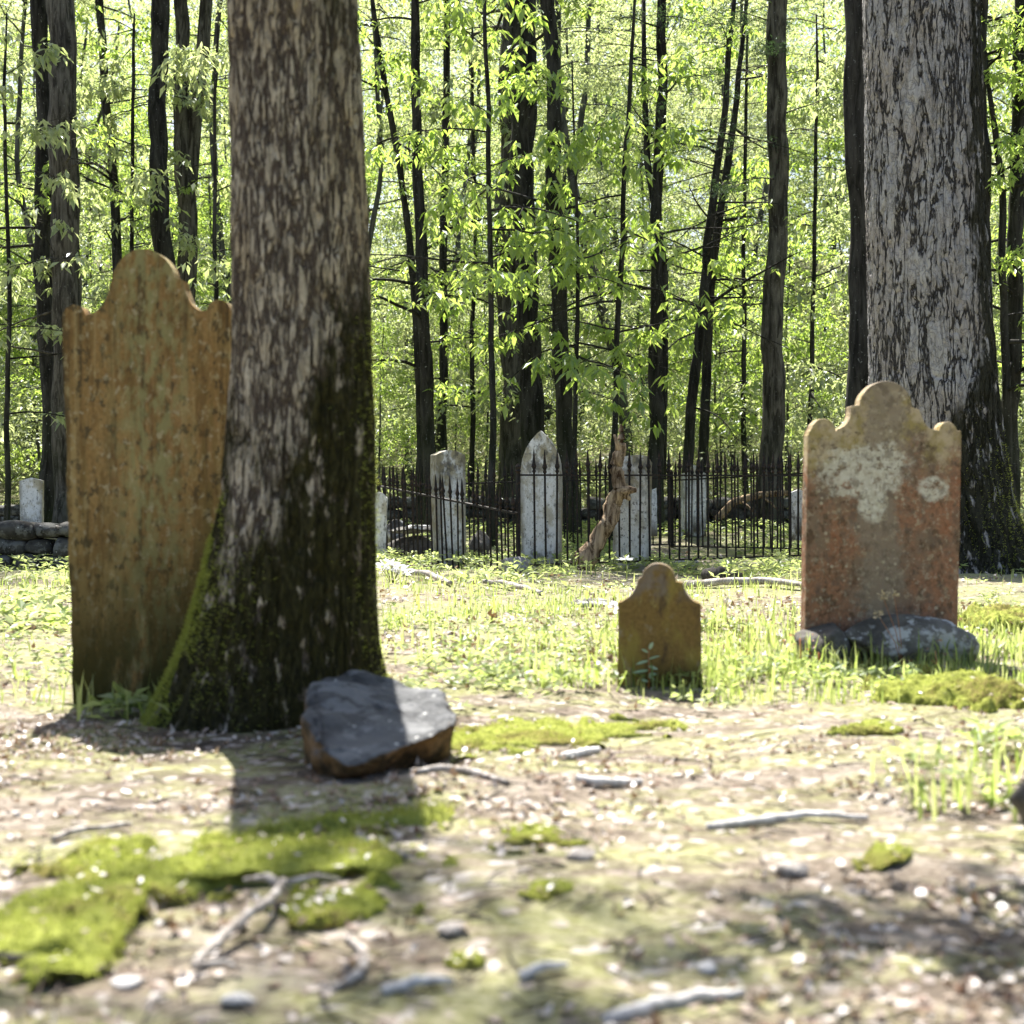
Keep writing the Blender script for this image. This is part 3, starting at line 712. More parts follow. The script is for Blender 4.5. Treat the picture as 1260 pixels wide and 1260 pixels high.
L7 = [(842, 660), (842, 583), (846, 582), (855, 572), (867, 581), (871, 583), (871, 660)]
headstone("headstone", "slim grey gravestone with a small peaked top, far behind the right side of the fence", L7, 20.2, .14, MARBLE_FAR, 856, 655, rz=math.radians(22), seed=8)
L8 = [(452, 700), (450, 614)] + curve((450, 614), (462, 598), (472, 612), 6) + [(474, 700)]
headstone("headstone", "leaning white gravestone half hidden behind the mossy ridged tree", L8, 16.6, .08, MARBLE_GOTHIC, 463, 694, tilt=math.radians(3), seed=9)
L9 = [(25, 660), (24, 592), (38, 588), (52, 591), (51, 660)]
headstone("headstone", "small grey square gravestone standing behind the stone wall at the left edge", L9, 16.6, .09, MARBLE_LEFT, 38, 662, rz=math.radians(5), seed=10)
L10 = [(974, 665), (974, 606), (983, 602), (992, 606), (992, 665)]
headstone("headstone", "low white gravestone peeping out left of the wide red brown one", L10, 17.5, .08, MARBLE_FLAT, 983, 658, seed=11)

# ------------------------------------------------------------------ rocks
def rock(name, label, loc, size, mat, seed, rz=0, rough=.25, cat="rock", sub=4, group=None, flat=0.0):
    bm = bmesh.new(); bmesh.ops.create_icosphere(bm, subdivisions=sub, radius=1)
    co = np.array([v.co[:] for v in bm.verts]); rng = R(seed)
    for _ in range(9):                                   # split faces, like broken fieldstone
        nrm = rng.normal(0, 1, 3); nrm /= np.linalg.norm(nrm); dd = rng.uniform(.5, .85)
        k = co @ nrm - dd; co = co - np.maximum(k, 0)[:, None] * nrm * .93
    co = co * (1 + rough * .35 * fbm(co[:, 0] * 2, co[:, 1] * 2, co[:, 2] * 2, seed, 5))[:, None]
    co = co * np.array(size)
    for v, c_ in zip(bm.verts, co): v.co = c_
    o = mesh_bm(name, bm, mat, None, True); o.location = loc; o.rotation_euler = (0, 0, rz)
    return tag(o, label, cat, group)

# tilted slate slab in front of the tree
def slabrock():
    top = [(385, 829, 4.30), (420, 824, 4.36), (482, 829, 4.36), (540, 841, 4.25), (567, 870, 3.98), (556, 884, 3.86), (535, 897, 3.78), (480, 918, 3.68), (430, 937, 3.60), (402, 918, 3.66), (372, 872, 3.98)]
    bot = [(400, 850, 4.3), (470, 850, 4.33), (540, 866, 4.2), (552, 895, 4.08), (525, 915, 4.02), (440, 945, 3.93), (395, 940, 3.90), (366, 898, 4.02)]
    c0 = G(470, 900)
    bm = bmesh.new()
    for (px, py, d) in top: bm.verts.new((X(px, d) - c0.x, d - c0.y, Z(py, d) - c0.z))
    for (px, py, d) in bot: bm.verts.new((X(px, d) - c0.x, d - c0.y + .02, float(gh(X(px, d), d)) - .05 - c0.z))
    bmesh.ops.convex_hull(bm, input=list(bm.verts))
    bmesh.ops.remove_doubles(bm, verts=bm.verts, dist=.004)
    bmesh.ops.bevel(bm, geom=list(bm.edges), offset=.007, segments=1, affect='EDGES', clamp_overlap=True)
    bmesh.ops.triangulate(bm, faces=bm.faces)
    for _ in range(4): bmesh.ops.subdivide_edges(bm, edges=[e for e in bm.edges if e.calc_length() > .018], cuts=1, use_grid_fill=True); bmesh.ops.triangulate(bm, faces=bm.faces)
    bm.normal_update(); co = np.array([v.co[:] for v in bm.verts]); nn = np.array([v.normal[:] for v in bm.verts])
    h = .022 * fbm(co[:, 0] * 6, co[:, 1] * 9, co[:, 2] * 6, 3, 5, .52) - .018 * np.exp(-(((co[:, 0] - .03) / .05) ** 2 + ((co[:, 1] - .05) / .16) ** 2))
    for v, n_, k in zip(bm.verts, nn, h): v.co = v.co + Vector(n_) * float(k)
    o = mesh_bm("boulder", bm, SLATE, None, True); o.location = c0 - Vector((0, 0, .018))
    tag(o, "tilted blue grey slab of rock at the foot of the ridged tree", "rock")
slabrock()
rock("fieldstone", "dark rough stone under the left corner of the red brown gravestone", (X(1006, 6.05), 6.05, Z(799, 6.05)), (.135, .14, .125), ROCK_DARK, 4)
rock("fieldstone", "flat lichen whitened stone under the red brown gravestone", (X(1119, 6.0), 6.0, Z(797, 6.0)), (.29, .16, .135), ROCK_LICH, 7, rough=.35)
p = G(1300, 1035); rock("fieldstone", "grey stone cut by the right edge of the foreground", (p.x + .03, p.y, p.z + .05), (.12, .10, .11), ROCK_DARK, 9)
p = G(845, 700); rock("fieldstone", "pale stone lying below the fence rail right of the lettered white gravestone", (p.x, p.y, p.z + .03), (.17, .13, .09), ROCK_LICH, 12)
p = G(735, 745); rock("fieldstone", "low pale stone in the grass just left of the small brown gravestone", (p.x, p.y, p.z + .0), (.19, .13, .05), ROCK_LICH, 14)
p = G(690, 712); rock("fieldstone", "grey mossy stone at the foot of the pointed white gravestone, by the fence post", (X(632, 13.7), 13.7, float(gh(X(632, 13.7), 13.7)) + .05), (.16, .13, .12), CONC, 16)
# rubble inside the fence, left
d = 17.0
rock("tomb_slab", "broad flat sunlit slab lying on rubble inside the left of the fence", (X(512, d), d, Z(652, d)), (.34, .3, .06), ROCK_LICH, 21, cat="rock")
rock("fieldstone", "dark block under the flat sunlit slab inside the fence", (X(508, d), d + .05, Z(675, d)), (.30, .26, .17), ROCK_DARK, 22)
rock("fieldstone", "sloping pale rock left of the flat sunlit slab inside the fence", (X(484, d), d + .4, Z(660, d + .4)), (.15, .2, .2), ROCK_LICH, 23)
rock("fieldstone", "dark mossy block right of the thick white gravestone inside the fence", (X(590, 16.8), 16.8, Z(672, 16.8)), (.13, .2, .28), ROCK_DARK, 24)
# kerb
bm = bmesh.new(); bmesh.ops.create_cube(bm, size=1)
for v in bm.verts: v.co = Vector((v.co.x * .62, v.co.y * .16, v.co.z * .16))
bmesh.ops.bevel(bm, geom=list(bm.edges), offset=.015, segments=2, affect='EDGES'); o = mesh_bm("grave_kerb", bm, CONC, None, False, (X(686, 13.95), 13.95, Z(713, 13.95)))
o.rotation_euler = (0, .02, .12); tag(o, "grey stone kerb block at the foot of the pointed white gravestone", "kerb")

# dry stone walls
def drywall(name, label, x0, x1, d0, d1, h, courses, thick, seed, big=.3):
    rng = R(seed); t = thing(name, label, "wall", (x0, d0, float(gh(x0, d0)) - .05)); A = Acc()
    L = math.hypot(x1 - x0, d1 - d0); ux, uy = (x1 - x0) / L, (d1 - d0) / L
    ico = bmesh.new(); bmesh.ops.create_icosphere(ico, subdivisions=2, radius=1)
    base = np.array([v.co[:] for v in ico.verts]); fs = np.array([[v.index for v in f.verts] for f in ico.faces]); ico.free()
    for c_ in range(courses):
        s_ = -rng.random() * big
        while s_ < L:
            wst = big * rng.uniform(.55, 1.5); ht = h / courses * rng.uniform(.85, 1.25)
            if c_ == courses - 1 and rng.random() < .22: s_ += wst; continue
            q = np.sign(base) * np.abs(base) ** .6
            q = q * (1 + .22 * fbm(base[:, 0] * 1.7 + s_ * 3, base[:, 1] * 1.7 + c_ * 9, base[:, 2] * 1.7, seed, 4))[:, None]
            q = q * np.array([wst * .56, thick * .5 * rng.uniform(.85, 1.1), ht * .56])
            al = rng.normal(0, .06); q = np.stack([q[:, 0] * math.cos(al) - q[:, 2] * math.sin(al), q[:, 1], q[:, 0] * math.sin(al) + q[:, 2] * math.cos(al)], -1)
            m_ = s_ + wst / 2; gx, gy = x0 + ux * m_, d0 + uy * m_
            ctr = np.array([ux * m_, uy * m_ + rng.normal(0, .02), float(gh(gx, gy)) - (float(gh(x0, d0)) - .05) + (c_ + .5) * h / courses - .03])
            A.add(np.stack([q[:, 0] * ux - q[:, 1] * uy, q[:, 0] * uy + q[:, 1] * ux, q[:, 2]], -1) + ctr, [fs]); s_ += wst
    A.build("stonework", ROCK_WALL, t, smooth=True); return t
drywall("stone_wall", "mossy dry stone wall at the left edge, below the small grey gravestone", X(-160, 15.3), X(104, 15.3), 15.3, 15.4, .50, 3, .5, 51, .30)
drywall("stone_wall", "low dark dry stone wall running behind the fenced graves", X(380, 23.0), X(1010, 22.0), 23.0, 22.0, .46, 3, .45, 52, .34)
drywall("stone_wall", "broken dark wall stub far left, beyond the small grey gravestone", X(-60, 20), X(26, 20), 20, 20, .5, 3, .4, 53, .3)
# fallen log on the wall at right
def stick(name, label, pts, rad, mat, seed=0, cat="stick", forks=(), group=None, n=7, jit=.25):
    P = np.array(pts, float); k = max(12, len(P) * 5); tt = np.linspace(0, len(P) - 1, k); i = np.minimum(tt.astype(int), len(P) - 2); f = tt - i
    Pm = np.pad(P, ((1, 1), (0, 0)), mode='edge'); a, b, c_, e = Pm[i], Pm[i + 1], Pm[i + 2], Pm[i + 3]; f = f[:, None]
    C = .5 * (2 * b + (c_ - a) * f + (2 * a - 5 * b + 4 * c_ - e) * f ** 2 + (3 * b - a - 3 * c_ + e) * f ** 3)
    C += .3 * np.mean(rad) * np.stack([fbm(np.arange(k) * .4, seed, q, seed, 2) for q in (0, 5, 9)], -1)
    o0 = C[0].copy(); rr = np.interp(np.linspace(0, 1, k), np.linspace(0, 1, len(rad)), rad)
    A = Acc(); A.add(*tube(C - o0, rr, n, True, jit, seed))
    for (a0, tip, r0) in forks:
        q0 = C[int(a0 * (k - 1))]; tip = np.array(tip, float); m_ = (q0 + tip) / 2 + np.array([.01, .0, .01])
        A.add(*tube(np.array([q0, m_, tip]) - o0, [r0, r0 * .8, r0 * .4], 6, True, jit, seed + 1))
    o = A.build(name, mat, None, True, tuple(o0)); return tag(o, label, cat, group)
def gp(px, py, up=.0): q = G(px, py); return (q.x, q.y, q.z + up)
d = 21.5
stick("fallen_branch", "arching bare fallen branch on the low wall behind the right side of the fence", [(X(880, d), d, Z(640, d)), (X(905, d), d, Z(618, d)), (X(935, d), d, Z(609, d)), (X(965, d), d, Z(607, d)), (X(992, d), d, Z(603, d))], [.05, .06, .045, .03], DEAD, 3, "branch",
      [(.3, (X(925, d), d - .3, Z(632, d)), .025), (.5, (X(955, d), d - .2, Z(628, d)), .02)])

# rotten broken stump that leans through the fence
dS = 14.35
pS = [(X(712, dS - .1), dS - .1, float(gh(X(712, dS), dS)) - .05), (X(733, dS), dS, Z(672, dS)), (X(748, dS), dS, Z(640, dS)), (X(760, dS), dS + .02, Z(605, dS)), (X(760, dS), dS + .05, Z(575, dS)), (X(764, dS), dS + .05, Z(548, dS)), (X(765, dS), dS + .05, Z(520, dS))]
stick("rotten_stump", "splintered orange brown rotten stump leaning up against the fence", pS, [.13, .095, .08, .085, .062, .055, .045, .012], DEAD, 8, "stump",
      [(.50, (X(782, dS), dS - .06, Z(603, dS)), .06), (.52, (X(775, dS), dS - .02, Z(615, dS)), .045), (.78, (X(756, dS), dS, Z(535, dS)), .03)], n=18, jit=.28)

# ------------------------------------------------------------------ iron fence
def picket_np(h_rail, h_tip):
    prof = [(0.0, .0105), (h_rail + .035, .0105), (h_rail + .05, .020), (h_rail + .07, .013), (h_rail + .10, .026), (h_rail + .13, .016), (h_tip - .03, .006), (h_tip, .001)]
    n = 6; th = np.arange(n) / n * 2 * PI; V = np.array([[r_ * math.cos(t), r_ * math.sin(t), z] for z, r_ in prof for t in th])
    i = np.arange(len(prof) - 1)[:, None] * n; j = np.arange(n)[None, :]; j2 = (j + 1) % n
    return V, [np.stack([i + j, i + j2, i + n + j2, i + n + j], -1).reshape(-1, 4)]
def box_np(sx, sy, sz, c0=(0, 0, 0)):
    b = np.array([[x_, y_, z_] for z_ in (0, 1) for y_ in (-.5, .5) for x_ in (-.5, .5)]) * np.array([sx, sy, sz]) + np.array(c0)
    return b, [np.array([[0, 2, 3, 1], [4, 5, 7, 6], [0, 1, 5, 4], [1, 3, 7, 5], [3, 2, 6, 7], [2, 0, 4, 6]])]
picket_mesh = None
def fence(label, a, b, lean=0.0, post_ends=(1, 1), seed=0, hr=.86, ht=1.13, gap=.122, zoff=0.0):
    """panel from a to b (x, y, z of the lower rail)"""
    global picket_mesh
    a, b = Vector(a), Vector(b); L = (b - a).length; ang = math.atan2(b.y - a.y, b.x - a.x); pitch = math.atan2(b.z - a.z, math.hypot(b.x - a.x, b.y - a.y))
    t = thing("iron_fence", label, "fence", a, 0, "iron fence panels round the graves"); t.rotation_mode = 'ZYX'
    t.rotation_euler = (lean, -pitch, ang)
    rng = R(seed); n = int(L / gap)
    for z_ in (0.0, hr):
        V_, F_ = box_np(L, .034, .017, (L / 2, 0, z_)); mesh_np("rail", V_, F_, IRON, t, False)
    for k in range(n):
        if k == 0 and post_ends[0]: continue
        if rng.random() < .02: continue
        if picket_mesh is None:
            V_, F_ = picket_np(hr, ht); o = mesh_np("picket", V_, F_, IRON, t, False); picket_mesh = o.data
        else:
            o = bpy.data.objects.new("picket", picket_mesh); COL.objects.link(o); o.parent = t
        o.location = ((k + .5) * L / n, 0.0, 0.0); o.rotation_euler = (rng.normal(0, .006), rng.normal(0, .012), rng.random() * 3); o.scale = (1, 1, rng.uniform(.985, 1.01))
    for e, on in zip((0, L), post_ends):
        if on:
            A = Acc(); A.add(*box_np(.034, .034, hr + .16, (e, 0, -.13))); A.add(*tube(np.array([[e, 0, hr + .03], [e, 0, hr + .045], [e, 0, hr + .06], [e, 0, hr + .09], [e, 0, hr + .12]]), [.02, .034, .024, .032, .004], 8)); A.build("post", IRON, t, False)
    return t
def rail(px, py, d): return (X(px, d), d, Z(py, d))
FA = rail(638, 697, 13.9); FB = rail(469, 690, 16.9); FD = rail(1040, 682, 16.1); FC = (FB[0] + FD[0] - FA[0], FB[1] + FD[1] - FA[1], .02)
fence("iron spear topped fence panel on the right, from the post by the pointed gravestone", FA, FD, 0.0, (1, 1), 1)
fence("leaning iron fence panel on the left, crossing the thick white gravestone", FB, FA, math.radians(6), (1, 0), 2)
fence("back left iron fence panel beyond the pointed gravestone", FB, FC, 0.02, (0, 1), 3)
fence("back right iron fence panel beyond the peaked grey gravestone side", FC, FD, -0.02, (0, 0), 4)

# ------------------------------------------------------------------ woodland trees seen in the photo
big = dict(h0=3.2, h1=12, n=13, len=2.6, dens=.8, size=1.15, L=.14, W=.055)
bare = dict(h0=1.5, h1=7.5, n=9, len=1.7, dens=.0, r=.022, tw=5, tilt=(-.1, .5))
few = dict(h0=2.0, h1=10, n=14, len=2.0, dens=1.1)
up = dict(h0=8.5, h1=13, n=12, len=2.8, dens=.9, size=1.1, r=.05)
photo_tree("dark_tree", "straight black trunk at the left edge, left of the rough grey brown one", 22, [(48, 0, 20), (52, 200, 20), (58, 400, 22), (66, 600, 24)], BARK, 14, [few, up], 1)
photo_tree("grey_tree", "thick rough grey brown trunk rising behind the tall brown gravestone's left shoulder", 21, [(78, 0, 33), (80, 200, 35), (83, 400, 35), (86, 600, 38)], BARKG, 14, [bare, up], 2)
photo_tree("crooked_tree", "thin crooked dark trunk bending above the tall brown gravestone's left side", 25, [(122, -60, 9), (126, 60, 10), (134, 150, 11), (144, 210, 11), (147, 320, 12), (150, 600, 14)], BARK, 12, [bare, few], 3)
photo_tree("dark_tree", "straight black trunk directly above the tall brown gravestone's rounded top", 23, [(199, 0, 21), (199, 150, 22), (201, 310, 23), (204, 600, 26)], BARK, 14, [bare, up], 4)
t5 = photo_tree("forked_tree", "forked dark trunk between the tall brown gravestone and the ridged tree", 25, [(225, 0, 17), (226, 100, 18), (228, 200, 22), (231, 330, 24), (235, 600, 28)], BARKG, 13, [bare, up], 5)
d = 25; A = Acc(); bp = t5.location
for q in (1,):
    P = np.array([(X(231, d), d + .05, Z(330, d)), (X(236, d), d, Z(215, d)), (X(243, d), d, Z(130, d)), (X(252, d), d, Z(60, d)), (X(257, d), d, Z(-20, d)), (X(262, d), d, Z(-150, d))]) - np.array(bp)
    A.add(*tube(P, [.07, .13, .12, .11, .10, .05], 12, True, .15, 5))
A.build("side_trunk", BARKG, t5)
photo_tree("slender_tree", "slender leaning stem left of the straight black trunk beyond the thick white gravestone", 22, [(460, 20, 6), (470, 90, 7), (484, 160, 8), (497, 240, 8), (508, 330, 9), (514, 420, 10), (520, 600, 11)], BARK, 9, [few], 6)
photo_tree("dark_tree", "straight black trunk just left of the thick white gravestone", 21, [(510, -20, 10), (513, 100, 12), (513, 200, 13), (519, 320, 15), (524, 450, 16), (527, 600, 18)], BARK, 13, [few, up], 7)
photo_tree("slender_tree", "thin dark trunk rising behind the thick white gravestone", 25, [(549, 50, 8), (548, 150, 9), (548, 250, 9), (547, 400, 10), (545, 600, 12)], BARK, 11, [few, bare], 8)
photo_tree("dark_tree", "broad black trunk rising behind the pointed white gravestone", 22, [(641, 0, 35), (643, 100, 33), (649, 250, 26), (651, 350, 25), (652, 450, 28), (655, 600, 33)], BARK, 14, [big, up], 9)
photo_tree("grey_tree", "wide furrowed grey trunk half hidden behind the broad black one", 26, [(630, 60, 34), (632, 300, 38), (636, 500, 44), (638, 600, 48)], BARKG, 15, [up], 10)
photo_tree("dark_tree", "black trunk bending slightly, right of the broad black one", 20.5, [(673, -20, 16), (676, 60, 17), (680, 150, 17), (684, 250, 19), (689, 400, 20), (693, 520, 21), (698, 620, 24)], BARK, 13, [big, up], 11)
photo_tree("slender_tree", "very thin dark stem with drooping bright leaves just right of the pointed white gravestone", 19.2, [(709, 300, 4), (711, 350, 5), (709, 450, 6), (706, 600, 7)], BARK, 6.5,
           [dict(h0=1.9, h1=6.3, n=20, len=2.0, dens=.62, size=1.25, L=.15, W=.058, droop=(.35, .95), r=.016, tilt=(-.1, .35))], 12)
photo_tree("slender_tree", "slender leafy stem with layered bright sprays high above the pointed white gravestone", 18.6, [(598, 40, 5), (600, 200, 6), (604, 400, 7), (606, 600, 9)], BARK, 8.0,
           [dict(h0=2.8, h1=7.8, n=20, len=2.1, dens=.6, size=1.2, L=.15, W=.058, droop=(.35, .95), r=.018, tilt=(-.1, .35))], 13)
photo_tree("slender_tree", "thin dark stem with drooping bright leaves above the small peaked grey gravestone", 19.5, [(778, 80, 5), (770, 200, 6), (760, 400, 7), (752, 600, 8)], BARK, 8.0,
           [dict(h0=2.6, h1=7.8, n=17, len=2.0, dens=.65, size=1.2, L=.15, W=.058, droop=(.35, .95), r=.018, tilt=(-.1, .35))], 14)
spray = dict(h0=1.6, h1=7.0, n=19, len=1.9, dens=.85, size=1.15, L=.14, W=.055, droop=(.3, .95), r=.016, tilt=(-.1, .35))
photo_tree("slender_tree", "slim pale leaved stem between the forked trunk and the ridged tree", 20.5, [(268, 120, 4), (264, 300, 5), (262, 600, 7)], BARK, 7.5, [spray], 41, leafmat=LEAF2)
photo_tree("slender_tree", "slim pale leaved stem at the far left edge of the picture", 19.5, [(8, 100, 4), (12, 300, 5), (10, 600, 7)], BARK, 7.2, [spray], 42, leafmat=LEAF2)
photo_tree("slender_tree", "thin pale leaved stem midway between the rough grey brown and the black trunk", 24, [(166, 50, 4), (163, 300, 5), (166, 600, 7)], BARK, 8.5, [dict(spray, h1=8.2, n=24)], 43, leafmat=LEAF2)
photo_tree("slender_tree", "thin leafy stem just left of the red brown gravestone's left shoulder", 24, [(1004, 100, 4), (1000, 300, 5), (998, 600, 7)], BARK, 8.5, [dict(spray, h1=8.2, n=24)], 44, leafmat=LEAF2)
photo_tree("slender_tree", "thin leafy stem between the leaning pair and the lone cedar", 25.5, [(918, 100, 4), (914, 300, 5), (916, 600, 7)], BARK, 9, [dict(spray, h1=8.6, n=26)], 45)
photo_tree("slender_tree", "thin pale leaved stem left of the straight trunk behind the thick white gravestone", 26, [(582, 100, 4), (584, 300, 5), (580, 600, 7)], BARK, 9, [dict(spray, h1=8.6, n=26)], 46, leafmat=LEAF2)
t13 = photo_tree("twin_tree", "twin stemmed black cedar with bare side branches, right of the lettered white gravestone", 21.5, [(813, 40, 12), (812, 150, 13), (807, 300, 14), (806, 450, 17), (808, 600, 21)], BARK, 10,
           [dict(h0=1.8, h1=8.5, n=15, len=2.6, dens=.0, r=.024, tw=6, tilt=(-.15, .55)), dict(h0=5.2, h1=9.5, n=10, len=2.3, dens=2.4, nl=9, L=.07, W=.012, droop=(-.7, .8), r=.02)], 15, leafmat=NEEDLE)
d = 21.5; A = Acc(); P = np.array([(X(816, d), d + .1, Z(590, d)), (X(819, d), d + .15, Z(450, d)), (X(819, d), d + .15, Z(330, d)), (X(797, d), d + .1, Z(200, d)), (X(793, d), d + .1, Z(100, d)), (X(792, d), d + .1, Z(0, d))]) - np.array(t13.location)
A.add(*tube(np.array([P[0] * (1 - t) + P[1] * t for t in (0, .5)] + list(P[1:])), [.06, .055, .05, .05, .05, .045, .03], 10, True, .15, 6)); A.build("side_trunk", BARK, t13)
photo_tree("leaning_tree", "black trunk leaning right, left one of the leaning pair above the peaked grey gravestone", 22.5, [(882, 230, 10), (872, 300, 11), (861, 400, 12), (852, 500, 13), (846, 600, 14)], BARK, 9, [dict(h0=2.2, h1=8, n=10, len=2.0, dens=.5), bare], 16)
photo_tree("leaning_tree", "black trunk leaning right, right one of the leaning pair above the peaked grey gravestone", 23.5, [(905, 150, 8), (880, 290, 10), (874, 400, 11), (868, 500, 12), (863, 600, 14)], BARK, 9, [dict(h0=2.2, h1=8, n=10, len=1.8, dens=.4), bare], 17)
photo_tree("cedar_tree", "straight grey brown cedar trunk standing alone right of the leaning pair", 22, [(957, 0, 25), (957, 150, 24), (955, 300, 25), (951, 450, 27), (949, 560, 28), (948, 610, 31)], BARKG, 14,
           [dict(h0=2.5, h1=8.5, n=12, len=1.9, dens=.0, r=.018, tw=5, tilt=(-.2, .4)), dict(h0=4.5, h1=9.5, n=9, len=1.5, dens=2.2, nl=9, L=.07, W=.012, droop=(-.7, .8), r=.015), ], 18, leafmat=NEEDLE)
photo_tree("dark_tree", "black lichen flecked trunk close against the left flank of the huge grey tree", 17, [(1047, 0, 30), (1052, 100, 30), (1058, 250, 28), (1060, 400, 32), (1058, 500, 36), (1054, 600, 40)], BARK, 14, [up], 19)
photo_tree("dark_tree", "dark trunk hugging the right flank of the huge grey tree", 19, [(1208, 0, 14), (1211, 200, 16), (1214, 400, 17), (1217, 600, 20)], BARK, 12, [few, up], 20)
photo_tree("slender_tree", "slim crooked dark stem near the right edge, between two straight trunks", 19.5, [(1216, 120, 6), (1226, 200, 8), (1232, 280, 9), (1236, 400, 10), (1238, 600, 11)], BARK, 8, [few, dict(h0=2, h1=7, n=12, len=1.8, dens=1.2)], 23)
photo_tree("dark_tree", "straight dark trunk at the right edge of the picture", 20, [(1254, 0, 18), (1251, 200, 18), (1246, 400, 20), (1242, 600, 23)], BARK, 13, [few, up, dict(h0=2, h1=7, n=10, len=2, dens=1.2)], 24)

# ------------------------------------------------------------------ the rest of the wood: templates and their copies
def template(seed, H, r0, crown, mat=BARKF, leafmat=LEAF2, lean=.16):
    rng = R(seed); z = np.linspace(0, H, 7); P = np.stack([np.cumsum(rng.normal(0, lean * H / 7, 7)), np.cumsum(rng.normal(0, lean * H / 7, 7)), z], -1); P -= P[0]
    (V_, F_), path = trunk_mesh(P, r0 * np.linspace(1, .35, 7), seed, 10, .3); A = Acc(); A.add(V_, F_); L = Acc()
    for c in crown:
        B, lp = limbs(rng, path, c["h0"], c["h1"], c["n"], c["len"], c.get("tilt", (0, .5)), c.get("r", .025), c.get("tw", 4))
        A.add(np.vstack(B.V), [np.vstack(x_) for x_ in B.F.values()])
        v_, t_, r_ = leafy(rng, lp, c["dens"], c.get("size", 1), c.get("nl", 5), c.get("L", .12), c.get("W", .05), c.get("droop", (.0, .9)), .16); L.add(v_, [t_], r_)
    t = thing("woodland_tree", "x", "tree"); a = A.build("trunk", mat, t); b = L.build("crown", leafmat, t, smooth=False)
    return [t, a, b]
TALL = [template(200 + i, 11 + i * .8, .05 + .014 * i, [dict(h0=1.0, h1=10.5 + .6 * i, n=44, len=2.9, dens=2.1, L=.095, W=.045, tw=5)], leafmat=(LEAF2, LEAF)[i % 2]) for i in range(5)]
SAPL = [template(300 + i, 5 + i * .6, .03 + .004 * i, [dict(h0=.5, h1=4.6 + .6 * i, n=26, len=1.7, dens=1.7, L=.085, W=.04, r=.010)], leafmat=(LEAF, LEAF2)[i % 2], lean=.07) for i in range(4)]
def place(tpl, used, x_, y_, rz, sc, name, group):
    src, a, b = tpl
    if id(src) not in used:
        used.add(id(src)); t = src
    else:
        t = src.copy(); COL.objects.link(t)
        for ch in (a, b):
            c_ = ch.copy(); COL.objects.link(c_); c_.parent = t
    t.name = name; t.location = (x_, y_, float(gh(x_, y_)) - .08); t.rotation_euler = (0, 0, rz); t.scale = (sc, sc, sc); t["group"] = group
    return t
rng = R(78); used = set(); placed = []
taken = [(q[0].location.x, q[0].location.y) for q in ALLTREES]
def try_place(n, dlo, dhi, tpls, name, group, sclo, schi, margin, tries=4000):
    c_ = 0
    for _ in range(tries):
        if c_ >= n: break
        d_ = rng.uniform(dlo, dhi); px = rng.uniform(-140, 1400); x_ = X(px, d_)
        if any((x_ - a) ** 2 + (y_ - d_) ** 2 < margin ** 2 for a, y_ in taken): continue
        taken.append((x_, d_)); c_ += 1
        t = place(tpls[rng.integers(len(tpls))], used, x_, d_, rng.uniform(0, 6.28), rng.uniform(sclo, schi), name, group); placed.append([t, px, d_, name])
try_place(9, 25.5, 31, TALL, "woodland_tree", "trees of the wood behind the graves", .75, 1.1, 1.3)
try_place(20, 31, 43, TALL, "woodland_tree", "trees of the wood behind the graves", .8, 1.25, 1.5)
try_place(34, 43, 60, TALL, "woodland_tree", "trees of the wood behind the graves", .9, 1.3, 1.7)
try_place(32, 24, 34, SAPL, "sapling", "leafy saplings of the wood behind the graves", .7, 1.2, .7)
try_place(34, 34, 48, SAPL, "sapling", "leafy saplings of the wood behind the graves", .9, 1.5, .9)
LM = [(20, "the left edge of the picture"), (80, "the rough grey brown trunk"), (199, "the tall brown gravestone"), (365, "the ridged mossy tree"), (527, "the thick white gravestone"), (665, "the pointed white gravestone"),
      (765, "the rotten stump"), (808, "the twin stemmed cedar"), (855, "the peaked grey gravestone"), (952, "the lone grey cedar trunk"), (1090, "the red brown gravestone"), (1140, "the huge grey tree"), (1250, "the right edge of the picture")]
bucket = {}
for q in placed:
    lm = min(LM, key=lambda l: abs(l[0] - q[1])); side = "left" if q[1] < lm[0] else "right"
    dep = "just behind the wall" if q[2] < 31 else "midway upslope" if q[2] < 43 else "high upslope"
    bucket.setdefault((q[3], lm[1], side, dep), []).append((abs(q[1] - lm[0]), q))
ORD = ["", "second ", "third ", "fourth ", "fifth ", "sixth ", "seventh ", "eighth ", "ninth ", "tenth "]
for (nm, lm, side, dep), lst in bucket.items():
    lst.sort(key=lambda e: e[0])
    for k, (_, q) in enumerate(lst):
        kind = "slim sapling" if nm == "sapling" else "leafy tree"
        q[0]["label"] = f"{ORD[k]}{kind} {dep}, {side} of {lm}" if len(lst) > 1 else f"{kind} {dep}, {side} of {lm}"
        q[0]["category"] = "tree"
# far wood that reads as one mass
def mass(name, n, dlo, dhi, zlo, zhi, L, W, label, mat, seed, clump=.22, n_l=4, xr=(-250, 1510), trunks=0):
    rng = R(seed); d_ = rng.uniform(dlo, dhi, n); x_ = (rng.uniform(*xr, n) - CX) / F * d_; zz = rng.uniform(zlo, zhi, n) ** 1.0
    keep = fbm(x_ * clump, zz * clump * 1.6, d_ * clump, seed, 3) > -.12
    P = np.stack([x_, d_, gh(x_, d_) + zz], -1)[keep]
    A = Acc(); v_, t_, r_ = leaves(P, rng, n_l, L, W, (-.3, .9), 1, L * .6); A.add(v_, [t_], r_)
    return tag(A.build(name, mat, None, False), label, None, None, "stuff")
mass("distant_wood", 125000, 56, 108, .3, 21, .28, .13, "pale green far off wood covering the hill as one mass of leaves", LEAF2, 91)
mass("undergrowth", 44000, 23.2, 44, .05, 2.3, .11, .05, "low leafy undergrowth between the trunks behind the wall", LEAF2, 92, .8)

